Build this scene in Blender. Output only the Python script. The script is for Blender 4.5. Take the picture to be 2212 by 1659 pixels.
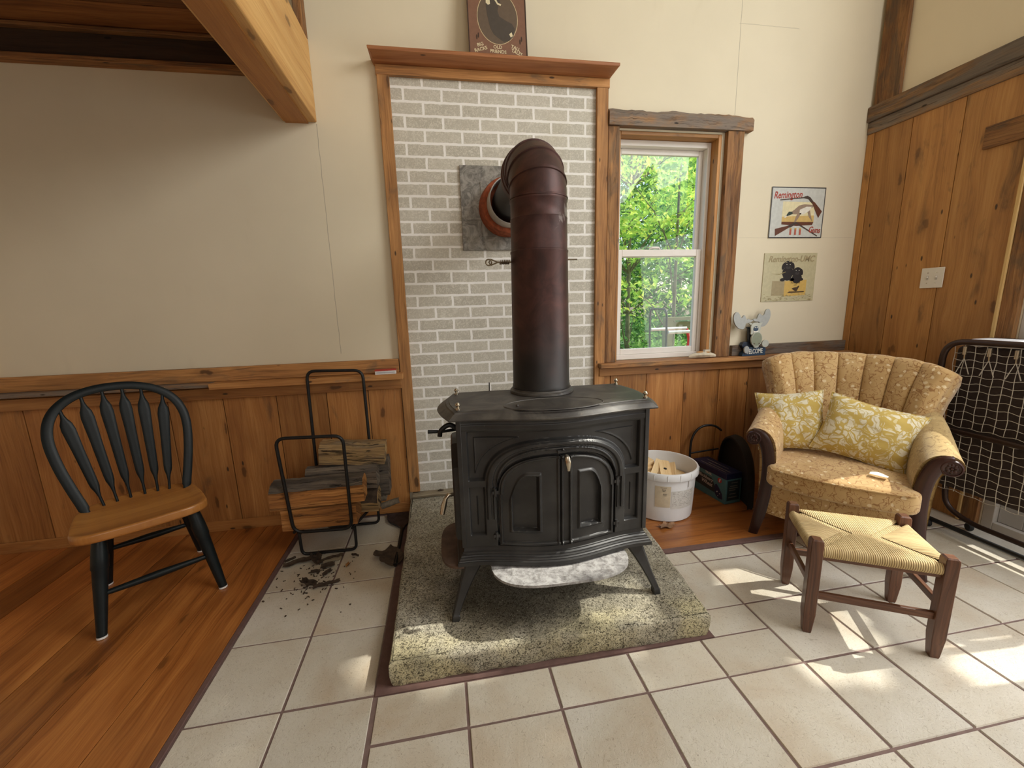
import bpy, math, random
from mathutils import Vector, Matrix, noise as mnoise
from math import sin, cos, pi, radians, sqrt, hypot
for o in list(bpy.data.objects): bpy.data.objects.remove(o)
scene = bpy.context.scene
COL = scene.collection
R = random.Random(7)

# ------------------------------------------------------------------ camera, sky, sun, daylight, exposure
FPX = 887.73
CAM = Vector((0.2933, -2.5936, 1.3084))
yaw, pitch, roll = -0.165831006, 0.190209207, -0.0287975493
def cam_axes():
    cy, sy, cp, sp = cos(yaw), sin(yaw), cos(pitch), sin(pitch)
    f = Vector((-sy*cp, cy*cp, -sp)); r = Vector((cy, sy, 0)); u = r.cross(f)
    cr, sr = cos(roll), sin(roll)
    return r*cr + u*sr, -r*sr + u*cr, f
_r, _u, _f = cam_axes()
cam = bpy.data.cameras.new('camera'); cam.sensor_width = 36; cam.sensor_fit = 'HORIZONTAL'
cam.lens = FPX/2212*36; cam.clip_start = 0.02; cam.clip_end = 200
camo = bpy.data.objects.new('camera', cam); COL.objects.link(camo)
camo.matrix_world = Matrix(((_r.x, _u.x, -_f.x, CAM.x), (_r.y, _u.y, -_f.y, CAM.y), (_r.z, _u.z, -_f.z, CAM.z), (0, 0, 0, 1)))
scene.camera = camo

vs = scene.view_settings
vs.view_transform = 'Standard'; vs.look = 'None'; vs.exposure = 0.0; vs.gamma = 1.0; vs.use_curve_mapping = False

world = bpy.data.worlds.new('world'); scene.world = world; world.use_nodes = True
wn = world.node_tree; wn.nodes.clear()
sky = wn.nodes.new('ShaderNodeTexSky'); sky.sky_type = 'NISHITA'; sky.sun_disc = False
sky.sun_elevation = radians(47); sky.sun_rotation = radians(93); sky.air_density = 1.0; sky.dust_density = 2.5
wbg = wn.nodes.new('ShaderNodeBackground'); wbg.inputs['Strength'].default_value = 0.42
wout = wn.nodes.new('ShaderNodeOutputWorld')
wn.links.new(sky.outputs[0], wbg.inputs[0]); wn.links.new(wbg.outputs[0], wout.inputs[0])

SUN_DIR = Vector((-1, .06, -1.04)).normalized()
sl = bpy.data.lights.new('sun', 'SUN'); sl.energy = 5.5; sl.angle = radians(0.55); sl.color = (1, .95, .86)
so = bpy.data.objects.new('sun', sl); COL.objects.link(so)
so.rotation_euler = SUN_DIR.to_track_quat('-Z', 'Y').to_euler(); so.location = (9, -2, 9)

def area(name, loc, direction, sx, sy, power, color):
    l = bpy.data.lights.new(name, 'AREA'); l.shape = 'RECTANGLE'; l.size = sx; l.size_y = sy; l.energy = power; l.color = color
    o = bpy.data.objects.new(name, l); COL.objects.link(o); o.location = loc
    o.rotation_euler = Vector(direction).to_track_quat('-Z', 'Y').to_euler()
    return o
# daylight coming in through the glazed door on the right, the gable window above it and the windows behind
area('daylight_door', (3.20, -2.0, 1.15), (-1, 0, -.1), 1.7, 1.8, 36, (.99, .995, 1))
area('daylight_gable', (3.15, -2.6, 3.4), (-1, .25, -.6), 2.2, 1.3, 84, (1, .992, .975))
area('daylight_rear', (0.9, -5.6, 2.4), (0, 1, -.22), 3.2, 2.0, 36, (1, .992, .975))

# ------------------------------------------------------------------ helpers
class MB:
    """collects faces of ONE mesh"""
    def __init__(s): s.v = []; s.f = []; s.uv = []; s.t = []; s.m = []
    def add(s, verts, faces, uvs=None, tone=None, mi=0, M=None):
        b = len(s.v)
        for p in verts:
            p = Vector(p)
            s.v.append(M @ p if M is not None else p)
        tn = R.random() if tone is None else tone
        for k, fc in enumerate(faces):
            s.f.append([b+i for i in fc])
            s.uv.append(uvs[k] if uvs else None); s.t.append(tn); s.m.append(mi)
        return s
    def box(s, x0, x1, y0, y1, z0, z1, g='x', tone=None, mi=0, M=None):
        V = [(x0,y0,z0),(x1,y0,z0),(x1,y1,z0),(x0,y1,z0),(x0,y0,z1),(x1,y0,z1),(x1,y1,z1),(x0,y1,z1)]
        F = [(0,3,2,1),(4,5,6,7),(0,1,5,4),(1,2,6,5),(2,3,7,6),(3,0,4,7)]
        N = 'zzyxyx'; ou, ov = R.random()*9, R.random()*9
        ax = dict(x=0, y=1, z=2); uvs = []
        for fc, n in zip(F, N):
            o = [a for a in 'xyz' if a != n]
            if g in o: ua = g; va = [a for a in o if a != g][0]
            else: ua, va = o
            uvs.append([(V[i][ax[ua]]+ou, V[i][ax[va]]+ov+(.37 if n == 'z' else 0)) for i in fc])
        return s.add(V, F, uvs, tone, mi, M)
    def loft(s, loops, closed=True, caps=True, tone=None, mi=0, M=None, uscale=1.0):
        n = len(loops[0]); V = []; F = []; uvs = []; ou = R.random()*9
        for L in loops: V += [Vector(p) for p in L]
        m = n if closed else n-1
        cu = 0.0
        for i in range(len(loops)-1):
            d = (Vector(loops[i+1][0])-Vector(loops[i][0])).length
            cv = 0.0
            for j in range(m):
                j2 = (j+1) % n
                w = (Vector(loops[i][j2])-Vector(loops[i][j])).length
                F.append((i*n+j, i*n+j2, (i+1)*n+j2, (i+1)*n+j))
                uvs.append([(cu+ou, cv), (cu+ou, cv+w), (cu+d+ou, cv+w), (cu+d+ou, cv)])
                cv += w
            cu += d
        if caps and closed:
            for i, rev in ((0, True), (len(loops)-1, False)):
                idx = [i*n+j for j in range(n)]
                if rev: idx = idx[::-1]
                F.append(tuple(idx)); uvs.append([(V[k].x*.9+V[k].y*.3, V[k].z+V[k].y*.7) for k in idx])
        return s.add(V, F, uvs, tone, mi, M)
    def tube(s, pts, r, seg=10, closed=False, caps=True, tone=None, mi=0, M=None, flat=None):
        pts = [Vector(p) for p in pts]; n = len(pts); loops = []
        rr = r if isinstance(r, (list, tuple)) else [r]*n
        prev = None
        for i, p in enumerate(pts):
            if closed: t = pts[(i+1) % n]-pts[i-1]
            else: t = pts[min(i+1, n-1)]-pts[max(i-1, 0)]
            t.normalize()
            if prev is None:
                a = Vector((0, 0, 1)) if abs(t.z) < .9 else Vector((1, 0, 0))
                nx = a.cross(t).normalized()
            else:
                nx = (prev-t*prev.dot(t)).normalized()
            prev = nx; ny = t.cross(nx)
            fa = flat[i] if flat else 1.0
            loops.append([p+nx*rr[i]*cos(2*pi*k/seg)+ny*rr[i]*fa*sin(2*pi*k/seg) for k in range(seg)])
        if closed: loops.append(loops[0])
        return s.loft(loops, True, caps and not closed, tone, mi, M)
    def lathe(s, prof, seg=32, M=None, tone=None, mi=0, caps=True):
        loops = [[(r*cos(2*pi*k/seg), r*sin(2*pi*k/seg), z) for k in range(seg)] for r, z in prof]
        return s.loft(loops, True, caps, tone, mi, M)
    def prism(s, poly, d0, d1, M=None, tone=None, mi=0):
        """poly in local x,z ; extruded along y from d0 to d1"""
        n = len(poly)
        V = [(x, d0, z) for x, z in poly]+[(x, d1, z) for x, z in poly]
        F = [tuple(range(n)), tuple(range(2*n-1, n-1, -1))]
        uvs = [[(V[i][0], V[i][2]) for i in f] for f in F]
        for i in range(n):
            j = (i+1) % n
            F.append((i, n+i, n+j, j)); uvs.append([(V[k][0]+V[k][1], V[k][2]) for k in F[-1]])
        return s.add(V, F, uvs, tone, mi, M)
    def poly(s, poly, d, M=None, tone=.5, mi=0):
        V = [(x, d, z) for x, z in poly]
        return s.add(V, [tuple(range(len(V)))], [[(x, z) for x, z in poly]], tone, mi, M)
    def grid(s, fn, nu, nv, tone=None, mi=0, M=None, uvfn=None, closed_u=False):
        V = []; UV = []
        for i in range(nu+1):
            for j in range(nv+1):
                u, v = i/nu, j/nv
                V.append(fn(u, v)); UV.append(uvfn(u, v) if uvfn else (u, v))
        F = []; uvs = []
        for i in range(nu):
            for j in range(nv):
                a = i*(nv+1)+j; q = (a, a+nv+1, a+nv+2, a+1)
                F.append(q); uvs.append([UV[k] for k in q])
        return s.add(V, F, uvs, tone, mi, M)
    def ball(s, c, rx, ry=None, rz=None, seg=14, mi=0, tone=None, M=None):
        ry = ry or rx; rz = rz or rx; c = Vector(c)
        loops = []
        for i in range(seg//2+1):
            a = pi*i/(seg//2); q = max(sin(a), .02)
            loops.append([(c.x+rx*q*cos(2*pi*k/seg), c.y+ry*q*sin(2*pi*k/seg), c.z-rz*cos(a)) for k in range(seg)])
        return s.loft(loops, True, True, tone, mi, M)
    def build(s, name, mat, parent=None, smooth=35, bevel=0, sub=0):
        me = bpy.data.meshes.new(name)
        me.from_pydata([tuple(p) for p in s.v], [], s.f)
        uvl = me.uv_layers.new(name='UVMap')
        li = 0; flat = []
        for fc, uv in zip(s.f, s.uv):
            for k, vi in enumerate(fc):
                if uv: flat += [uv[k][0], uv[k][1]]
                else: flat += [s.v[vi].x, s.v[vi].z]
        uvl.data.foreach_set('uv', flat)
        at = me.attributes.new('tone', 'FLOAT', 'FACE'); at.data.foreach_set('value', s.t)
        for m in (mat if isinstance(mat, (list, tuple)) else [mat]): me.materials.append(m)
        me.polygons.foreach_set('material_index', s.m)
        if smooth:
            me.polygons.foreach_set('use_smooth', [True]*len(s.f))
            me.set_sharp_from_angle(angle=radians(smooth))
        me.update()
        o = bpy.data.objects.new(name, me); COL.objects.link(o)
        if parent is not None: o.parent = parent
        if bevel:
            b = o.modifiers.new('bevel', 'BEVEL'); b.width = bevel; b.segments = 2; b.limit_method = 'ANGLE'; b.angle_limit = radians(50)
            b.harden_normals = False
        if sub:
            b = o.modifiers.new('subdiv', 'SUBSURF'); b.levels = sub; b.render_levels = sub
        return o

def tag(o, label, cat, group=None, kind=None):
    if label: o['label'] = label
    if cat: o['category'] = cat
    if group: o['group'] = group
    if kind: o['kind'] = kind
    return o
def thing(name, label, cat, loc=(0, 0, 0), rz=0, group=None, kind=None):
    o = bpy.data.objects.new(name, None); COL.objects.link(o)
    o.empty_display_size = .1; o.location = loc; o.rotation_euler = (0, 0, rz)
    return tag(o, label, cat, group, kind)
def T(x=0, y=0, z=0): return Matrix.Translation((x, y, z))
def RX(a): return Matrix.Rotation(a, 4, 'X')
def RY(a): return Matrix.Rotation(a, 4, 'Y')
def RZ(a): return Matrix.Rotation(a, 4, 'Z')
def S(x, y, z): return Matrix.Diagonal((x, y, z, 1))
def sst(a, b, x):
    t = max(0, min(1, (x-a)/(b-a))); return t*t*(3-2*t)
def lerp(a, b, t): return a+(b-a)*t
def spline(pts, n=8, closed=False):
    """Catmull-Rom through points of any dimension"""
    P = [Vector(p) for p in pts]; out = []; m = len(P)
    rng = range(m if closed else m-1)
    for i in rng:
        if closed: a, b, c, d = P[i-1], P[i], P[(i+1) % m], P[(i+2) % m]
        else: a, b, c, d = P[max(i-1, 0)], P[i], P[i+1], P[min(i+2, m-1)]
        for k in range(n):
            t = k/n
            out.append(.5*((2*b)+(c-a)*t+(2*a-5*b+4*c-d)*t*t+(3*b-a-3*c+d)*t**3))
    if not closed: out.append(P[-1])
    return out
def rounded(pts, r, n=5):
    """polyline with rounded corners"""
    P = [Vector(p) for p in pts]; out = [P[0]]
    for i in range(1, len(P)-1):
        a = (P[i-1]-P[i]); c = (P[i+1]-P[i]); q = min(r, a.length*.49, c.length*.49)
        a = P[i]+a.normalized()*q; c = P[i]+c.normalized()*q
        for k in range(n+1):
            t = k/n; out.append(a*(1-t)**2+P[i]*2*t*(1-t)+c*t*t)
    out.append(P[-1]); return out
def rounded_loop(pts, r, n=5):
    P = [Vector(p) for p in pts]; out = []; m = len(P)
    for i in range(m):
        a = (P[i-1]-P[i]); c = (P[(i+1) % m]-P[i]); q = min(r, a.length*.49, c.length*.49)
        a = P[i]+a.normalized()*q; c = P[i]+c.normalized()*q
        for k in range(n+1):
            t = k/n; out.append(a*(1-t)**2+P[i]*2*t*(1-t)+c*t*t)
    return out
def text(name, body, size, mat, parent, M, shear=0.0, extr=.0004, align='CENTER', sx=1.0, bold=0.0, spacing=1.0):
    cu = bpy.data.curves.new(name, 'FONT'); cu.body = body; cu.size = size; cu.shear = shear; cu.extrude = extr
    cu.align_x = align; cu.align_y = 'CENTER'; cu.offset = bold; cu.space_character = spacing; cu.resolution_u = 3
    tmp = bpy.data.objects.new(name, cu); COL.objects.link(tmp)
    bpy.context.view_layer.update()
    me = bpy.data.meshes.new_from_object(tmp.evaluated_get(bpy.context.evaluated_depsgraph_get()))
    bpy.data.objects.remove(tmp); me.name = name
    me.transform(M @ RX(pi/2) @ S(sx, 1, 1))
    me.materials.clear(); me.materials.append(mat)
    o = bpy.data.objects.new(name, me); COL.objects.link(o)
    if parent is not None: o.parent = parent
    return o
# ------------------------------------------------------------------ materials
def srgb(r, g, b):
    f = lambda c: (c/12.92 if c <= .04045 else ((c+.055)/1.055)**2.4)
    return (f(r/255), f(g/255), f(b/255), 1)
class NT:
    def __init__(s, name):
        s.m = bpy.data.materials.new(name); s.m.use_nodes = True; s.nt = s.m.node_tree; s.nt.nodes.clear()
        s.out = s.nt.nodes.new('ShaderNodeOutputMaterial'); s.b = s.n('ShaderNodeBsdfPrincipled')
        s.nt.links.new(s.b.outputs[0], s.out.inputs[0])
    def n(s, typ, ins=None, **props):
        nd = s.nt.nodes.new(typ)
        for k, v in props.items(): setattr(nd, k, v)
        for k, v in (ins or {}).items(): s.set(nd.inputs[k], v)
        return nd
    def set(s, sock, v):
        if isinstance(v, bpy.types.NodeSocket): s.nt.links.new(v, sock)
        elif isinstance(v, bpy.types.Node): s.nt.links.new(v.outputs[0], sock)
        else: sock.default_value = v
    def P(s, **kw):
        for k, v in kw.items(): s.set(s.b.inputs[k.replace('_', ' ')], v)
    def math(s, op, a, b=0.0, c=None, clamp=False):
        nd = s.n('ShaderNodeMath', {0: a, 1: b}, operation=op, use_clamp=clamp)
        if c is not None: s.set(nd.inputs[2], c)
        return nd.outputs[0]
    def noise(s, vec, scale, detail=4, rough=.55, dist=0.0):
        return s.n('ShaderNodeTexNoise', {'Vector': vec, 'Scale': scale, 'Detail': detail, 'Roughness': rough, 'Distortion': dist}).outputs[0]
    def voro(s, vec, scale, feature='F1', rnd=1.0, out=0):
        return s.n('ShaderNodeTexVoronoi', {'Vector': vec, 'Scale': scale, 'Randomness': rnd}, feature=feature).outputs[out]
    def map(s, vec, scale=(1, 1, 1), loc=(0, 0, 0), rot=(0, 0, 0)):
        return s.n('ShaderNodeMapping', {'Vector': vec, 'Scale': scale, 'Location': loc, 'Rotation': rot}).outputs[0]
    def ramp(s, fac, stops, interp='LINEAR'):
        nd = s.n('ShaderNodeValToRGB', {0: fac}); cr = nd.color_ramp; cr.interpolation = interp
        while len(cr.elements) < len(stops): cr.elements.new(.5)
        for e, (p, c) in zip(cr.elements, stops):
            e.position = p; e.color = c if len(c) == 4 else (*c, 1)
        return nd.outputs[0]
    def step(s, fac, a, b):
        return s.n('ShaderNodeMapRange', {0: fac, 1: a, 2: b, 3: 0.0, 4: 1.0}, interpolation_type='SMOOTHSTEP').outputs[0]
    def mix(s, fac, a, b, blend='MIX'):
        nd = s.n('ShaderNodeMix', data_type='RGBA', blend_type=blend)
        s.set(nd.inputs[0], fac); s.set(nd.inputs[6], a); s.set(nd.inputs[7], b); return nd.outputs[2]
    def bump(s, h, strength=.3, dist=.002):
        nb = s.n('ShaderNodeBump', {'Height': h, 'Strength': strength, 'Distance': dist}); s.set(s.b.inputs['Normal'], nb.outputs[0])
    def uv(s): return s.n('ShaderNodeTexCoord').outputs['UV']
    def obj(s): return s.n('ShaderNodeTexCoord').outputs['Object']
    def tone(s): return s.n('ShaderNodeAttribute', attribute_name='tone').outputs['Fac']
    def sep(s, v):
        x = s.n('ShaderNodeSeparateXYZ', {0: v}); return x.outputs
MAT = {}
def plain(name, col, rough=.5, metal=0.0, var=.12, scale=14, bump=0.0, coat=0.0, spec=.5):
    t = NT(name); o = t.obj(); nz = t.noise(o, scale, 5)
    c = t.mix(t.step(nz, .3, .75), tuple(x*(1-var) for x in col[:3])+(1,), tuple(min(1, x*(1+var)) for x in col[:3])+(1,))
    t.P(Base_Color=c, Roughness=rough, Metallic=metal, Coat_Weight=coat, Specular_IOR_Level=spec)
    if bump: t.bump(t.noise(o, scale*6, 4), bump, .002)
    MAT[name] = t.m; return t.m
def wood(name, light, mid, dark, rough=.55, coat=0.0, knots=1.0, weather=0.0, grey=(.16, .14, .12, 1), grain=1.0, tvar=.5, spec=.4, blotch=.5, cracks=0.0):
    t = NT(name); uv = t.uv(); tn = t.tone()
    off = t.n('ShaderNodeCombineXYZ', {0: t.math('MULTIPLY', tn, 37.0), 1: t.math('MULTIPLY', tn, 11.3), 2: t.math('MULTIPLY', tn, 5.0)}).outputs[0]
    p = t.n('ShaderNodeVectorMath', {0: uv, 1: off}, operation='ADD').outputs[0]
    warp = t.noise(t.map(p, (1.3, 4, 1)), 1.6, 3, .5)
    pw = t.n('ShaderNodeVectorMath', {0: p, 1: t.n('ShaderNodeCombineXYZ', {1: t.math('MULTIPLY', t.math('SUBTRACT', warp, .5), .07)}).outputs[0]}, operation='ADD').outputs[0]
    g1 = t.noise(t.map(pw, (1.8, 70, 1)), 2.0, 6, .62, .25)
    g2 = t.noise(t.map(pw, (.6, 11, 1)), 1.9, 4, .5, .5)
    c = t.ramp(t.math('ADD', t.math('MULTIPLY', g1, .55), t.math('MULTIPLY', g2, .45)), [(.33, dark), (.48, mid), (.66, light)])
    big = t.step(t.noise(t.map(p, (.9, 2.2, 1)), 2.3, 3), .42, .72)
    c = t.mix(t.math('MULTIPLY', big, blotch), c, dark)
    h = g1
    if knots:
        kv = t.map(pw, (2.6, 7.4, 1))
        kv = t.n('ShaderNodeVectorMath', {0: kv, 1: t.n('ShaderNodeVectorMath', {0: t.n('ShaderNodeTexNoise', {'Vector': uv, 'Scale': 22.0, 'Detail': 2.0}).outputs[1], 3: .16}, operation='SCALE').outputs[0]}, operation='ADD').outputs[0]
        d = t.n('ShaderNodeTexVoronoi', {'Vector': kv, 'Scale': 1.0, 'Randomness': 1.0}, voronoi_dimensions='2D')
        km = t.math('SUBTRACT', 1.0, t.step(d.outputs[0], .05, .11)); ring = t.math('SUBTRACT', 1.0, t.step(d.outputs[0], .09, .26))
        keep = t.step(t.sep(d.outputs[1])[0], .74, .78)
        c = t.mix(t.math('MULTIPLY', t.math('MULTIPLY', ring, keep), .45*knots), c, dark)
        c = t.mix(t.math('MULTIPLY', t.math('MULTIPLY', km, keep), .9*knots), c, tuple(x*.22 for x in dark[:3])+(1,))
    if weather:
        wm = t.step(t.noise(t.map(p, (1.1, 3.5, 1)), 3.1, 5, .6, .8), .62-.34*weather, .8-.3*weather)
        c = t.mix(t.math('MULTIPLY', wm, min(1, .45+.5*weather)), c, t.mix(g1, tuple(x*.35 for x in grey[:3])+(1,), grey))
        nail = t.voro(t.map(p, (5, 14, 1)), 1.0)
        c = t.mix(t.math('MULTIPLY', t.math('SUBTRACT', 1, t.step(nail, .05, .1)), .85), c, (.01, .008, .006, 1))
    if cracks:
        cr_ = t.noise(t.map(pw, (3.0, 34, 1)), 1.6, 5, .7, .6)
        cm = t.math('SUBTRACT', 1.0, t.step(cr_, .36, .45)); c = t.mix(t.math('MULTIPLY', cm, cracks), c, tuple(x*.18 for x in dark[:3])+(1,)); h = t.math('SUBTRACT', g1, t.math('MULTIPLY', cm, .8))
    tv = t.math('ADD', 1-tvar*.5, t.math('MULTIPLY', tn, tvar))
    c = t.mix(1.0, c, t.n('ShaderNodeCombineXYZ', {0: tv, 1: tv, 2: tv}).outputs[0], 'MULTIPLY')
    t.P(Base_Color=c, Roughness=t.math('ADD', rough-.08, t.math('MULTIPLY', g1, .2)), Coat_Weight=coat, Coat_Roughness=.18, Specular_IOR_Level=spec)
    t.bump(h, .35*grain, .003)
    MAT[name] = t.m; return t.m

def L(*a): return srgb(*a)
wood('wainscot_pine', L(186, 134, 78), L(164, 110, 58), L(132, 84, 44), .5, 0, .75, .08, grey=L(84, 74, 60))
wood('panel_pine', L(194, 144, 84), L(176, 124, 68), L(146, 100, 54), .5, 0, .6, .2, grey=L(92, 74, 52))
wood('barn_board', L(186, 138, 86), L(148, 102, 60), L(82, 54, 34), .7, 0, .5, .42, grey=L(112, 96, 78), grain=1.8, cracks=.25)
wood('frame_board', L(190, 140, 86), L(162, 114, 66), L(104, 70, 42), .65, 0, .8, .28, grey=L(110, 94, 76), grain=1.2)
wood('barn_grey', L(170, 132, 92), L(134, 100, 68), L(84, 64, 48), .75, 0, .4, .75, grey=L(136, 126, 116), grain=2, cracks=.4)
wood('shelf_pine', L(196, 146, 90), L(172, 120, 68), L(138, 88, 46), .6, 0, .3, .05)
wood('mantel_wood', L(198, 140, 92), L(178, 116, 72), L(138, 84, 50), .5, 0, .4, .05, grain=.7)
wood('beam_pine', L(222, 180, 116), L(206, 158, 94), L(178, 126, 70), .5, 0, .7, 0, tvar=.2, blotch=.3)
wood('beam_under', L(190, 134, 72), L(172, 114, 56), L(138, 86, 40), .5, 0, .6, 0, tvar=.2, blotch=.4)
wood('loft_board', L(158, 108, 60), L(128, 82, 44), L(84, 52, 28), .6, 0, .5, 0)
wood('ledger_dark', L(84, 62, 46), L(66, 48, 36), L(42, 30, 24), .8, 0, .2, .3, grey=L(70, 66, 64))
wood('floor_pine', L(204, 136, 70), L(174, 106, 50), L(124, 70, 32), .3, .3, .55, 0, tvar=.75, spec=.5, grain=.5)
wood('chair_seat', L(196, 140, 74), L(176, 118, 58), L(150, 96, 46), .3, .4, 0, 0, tvar=0, grain=.3)
wood('stool_wood', L(126, 84, 58), L(100, 64, 44), L(66, 40, 28), .38, .2, 0, 0, tvar=.25, grain=.4)
wood('arm_wood', L(72, 36, 28), L(52, 24, 19), L(32, 14, 11), .34, .2, 0, 0, tvar=.2, grain=.3)
wood('split_wood', L(206, 152, 92), L(170, 114, 60), L(104, 66, 36), .85, 0, .5, 0, grain=3.0, tvar=.3, cracks=.6)
wood('old_wood', L(206, 174, 120), L(152, 122, 82), L(70, 56, 42), .9, 0, .2, .4, grey=L(120, 110, 98), grain=3, tvar=.3, cracks=.85)
wood('grey_wood', L(136, 122, 106), L(104, 92, 80), L(56, 48, 42), .9, 0, .2, .5, grey=L(96, 90, 86), grain=3, tvar=.4, cracks=.9)
wood('scrap_wood', L(238, 214, 172), L(226, 198, 150), L(200, 166, 118), .7, 0, .15, 0, tvar=.2, grain=.5)
wood('trim_light', L(236, 206, 146), L(222, 186, 124), L(196, 156, 96), .6, 0, 0, 0, tvar=.1)
wood('plank_pale', L(186, 174, 150), L(152, 138, 114), L(104, 92, 74), .9, 0, .3, .3, grey=L(130, 124, 112), grain=2.5)

# plaster, with the board joints the wall shows
def plaster(name, col, seams):
    t = NT(name); o = t.obj(); x, y, z = t.sep(o)
    n1 = t.noise(o, 1.3, 4); n2 = t.noise(o, 160, 2)
    c = t.mix(t.step(n1, .3, .75), col, tuple(k*.93 for k in col[:3])+(1,))
    c = t.mix(t.math('MULTIPLY', t.step(t.noise(t.map(o, (1, 1, .35)), 5, 5), .62, .8), .12), c, (.35, .28, .17, 1))
    w = t.math('MULTIPLY', t.math('SUBTRACT', t.noise(o, 14, 3), .5), .008)
    tot = None
    for ax, pos, a, b, other, dark in seams:
        q = dict(x=x, y=y, z=z)[ax]; r = dict(x=x, y=y, z=z)[other]
        d = t.math('ABSOLUTE', t.math('ADD', t.math('SUBTRACT', q, pos), w))
        m = t.math('SUBTRACT', 1.0, t.step(d, .0008, .0026))
        m = t.math('MULTIPLY', m, t.math('MULTIPLY', t.math('GREATER_THAN', r, a), t.math('LESS_THAN', r, b)))
        m = t.math('MULTIPLY', m, dark)
        tot = m if tot is None else t.math('MAXIMUM', tot, m)
    if tot is not None: c = t.mix(tot, c, (.12, .1, .07, 1))
    t.P(Base_Color=c, Roughness=.9, Specular_IOR_Level=.15)
    t.bump(n2, .12, .001); MAT[name] = t.m
plaster('plaster', L(222, 211, 186), [('x', -.306, 1.05, 2.3, 'z', .45), ('x', 2.21, 2.45, 3.6, 'z', .5), ('z', 1.708, 2.3, 3.2, 'x', .16), ('z', 2.957, 2.2, 2.62, 'x', .3), ('z', 2.3, -.4, -.3, 'x', .0)])
plaster('plaster_right', L(230, 216, 188), [])
plaster('ceiling_paint', L(232, 224, 204), [])

# brick-look sheet
t = NT('brick_panel'); o = t.obj(); x, y, z = t.sep(o)
v = t.n('ShaderNodeCombineXYZ', {0: t.math('ADD', x, .736), 1: t.math('ADD', z, .127)}).outputs[0]
wob = t.n('ShaderNodeVectorMath', {0: t.n('ShaderNodeTexNoise', {'Vector': o, 'Scale': 38.0, 'Detail': 3.0}).outputs[1], 1: (.5, .5, .5)}, operation='SUBTRACT').outputs[0]
v = t.n('ShaderNodeVectorMath', {0: v, 1: t.n('ShaderNodeVectorMath', {0: wob, 3: .008}, operation='SCALE').outputs[0]}, operation='ADD').outputs[0]
br = t.n('ShaderNodeTexBrick', {'Vector': v, 'Color1': L(192, 186, 172), 'Color2': L(178, 172, 158), 'Mortar': L(236, 233, 227), 'Scale': 1.0,
     'Mortar Size': .0075, 'Mortar Smooth': .25, 'Bias': 0.0, 'Brick Width': .2102, 'Row Height': .0702}, offset=.5, offset_frequency=2, squash=1.0)
mot = t.noise(o, 62, 6, .75, 1.6)
c = t.mix(t.math('MULTIPLY', t.step(mot, .46, .6), .7), br.outputs[0], L(216, 211, 198))
c = t.mix(t.math('MULTIPLY', t.step(t.noise(o, 90, 5, .7, 1), .56, .68), .5), c, L(156, 150, 136))
c = t.mix(br.outputs[1], c, L(236, 233, 227))
c = t.mix(t.math('MULTIPLY', t.step(t.noise(t.map(o, (1, 1, .6)), 1.9, 3), .55, .8), .25), c, L(176, 158, 118))
t.P(Base_Color=c, Roughness=.6, Specular_IOR_Level=.3)
t.bump(t.math('ADD', t.math('MULTIPLY', t.math('SUBTRACT', 1.0, br.outputs[1]), .8), t.math('MULTIPLY', mot, .25)), .35, .004); MAT['brick_panel'] = t.m

# ceramic floor tile (tone: one value per tile)
t = NT('tile'); o = t.obj(); tn = t.tone()
off = t.n('ShaderNodeCombineXYZ', {0: t.math('MULTIPLY', tn, 41.), 1: t.math('MULTIPLY', tn, 23.)}).outputs[0]
p = t.n('ShaderNodeVectorMath', {0: o, 1: off}, operation='ADD').outputs[0]
c = t.ramp(t.noise(p, 3.2, 4, .55, .4), [(.28, L(192, 176, 154)), (.5, L(206, 198, 182)), (.72, L(216, 210, 198))])
c = t.mix(t.math('MULTIPLY', t.step(t.noise(p, 60, 5, .65, 2.6), .57, .66), .5), c, L(158, 144, 122))
c = t.mix(t.math('MULTIPLY', t.step(t.noise(t.map(p, (1.8, 1, 1)), 120, 4, .6, 2.0), .62, .69), .75), c, L(116, 102, 84))
tv = t.math('ADD', .9, t.math('MULTIPLY', tn, .16)); c = t.mix(1.0, c, t.n('ShaderNodeCombineXYZ', {0: tv, 1: tv, 2: tv}).outputs[0], 'MULTIPLY')
t.P(Base_Color=c, Roughness=t.math('ADD', .34, t.math('MULTIPLY', t.noise(p, 30, 3), .22)), Specular_IOR_Level=.45)
t.bump(t.noise(p, 55, 5, .65, 1.6), .5, .004); MAT['tile'] = t.m
plain('grout', L(122, 100, 94), .9, bump=.3, scale=30)
plain('grout_dark', L(104, 78, 72), .8, bump=.3, scale=30)

# concrete hearth slab : pitted tan cement, soot under the stove, worn yellow edge
t = NT('slab'); o = t.obj(); x, y, z = t.sep(o)
sp = t.noise(o, 95, 5, .75, 1.8); sp2 = t.noise(o, 170, 3, .8, .8)
c = t.ramp(t.noise(o, 6, 4), [(.3, L(150, 142, 122)), (.55, L(174, 167, 148)), (.75, L(194, 188, 172))])
yel = t.math('MULTIPLY', t.step(t.noise(o, 3.1, 3, .5, .5), .42, .62), t.step(t.math('ADD', y, t.math('MULTIPLY', t.noise(o, 4, 2), .2)), -1.08, -1.2))
c = t.mix(t.math('MULTIPLY', yel, .6), c, L(204, 192, 146))
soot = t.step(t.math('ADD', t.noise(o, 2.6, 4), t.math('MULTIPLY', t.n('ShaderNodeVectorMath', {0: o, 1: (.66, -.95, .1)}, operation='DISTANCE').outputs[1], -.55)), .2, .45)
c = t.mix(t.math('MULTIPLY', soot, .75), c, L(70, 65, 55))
c = t.mix(t.math('MULTIPLY', t.step(sp, .51, .58), .85), c, L(60, 54, 45))
c = t.mix(t.math('MULTIPLY', t.step(sp2, .6, .68), .6), c, L(220, 214, 192))
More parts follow.
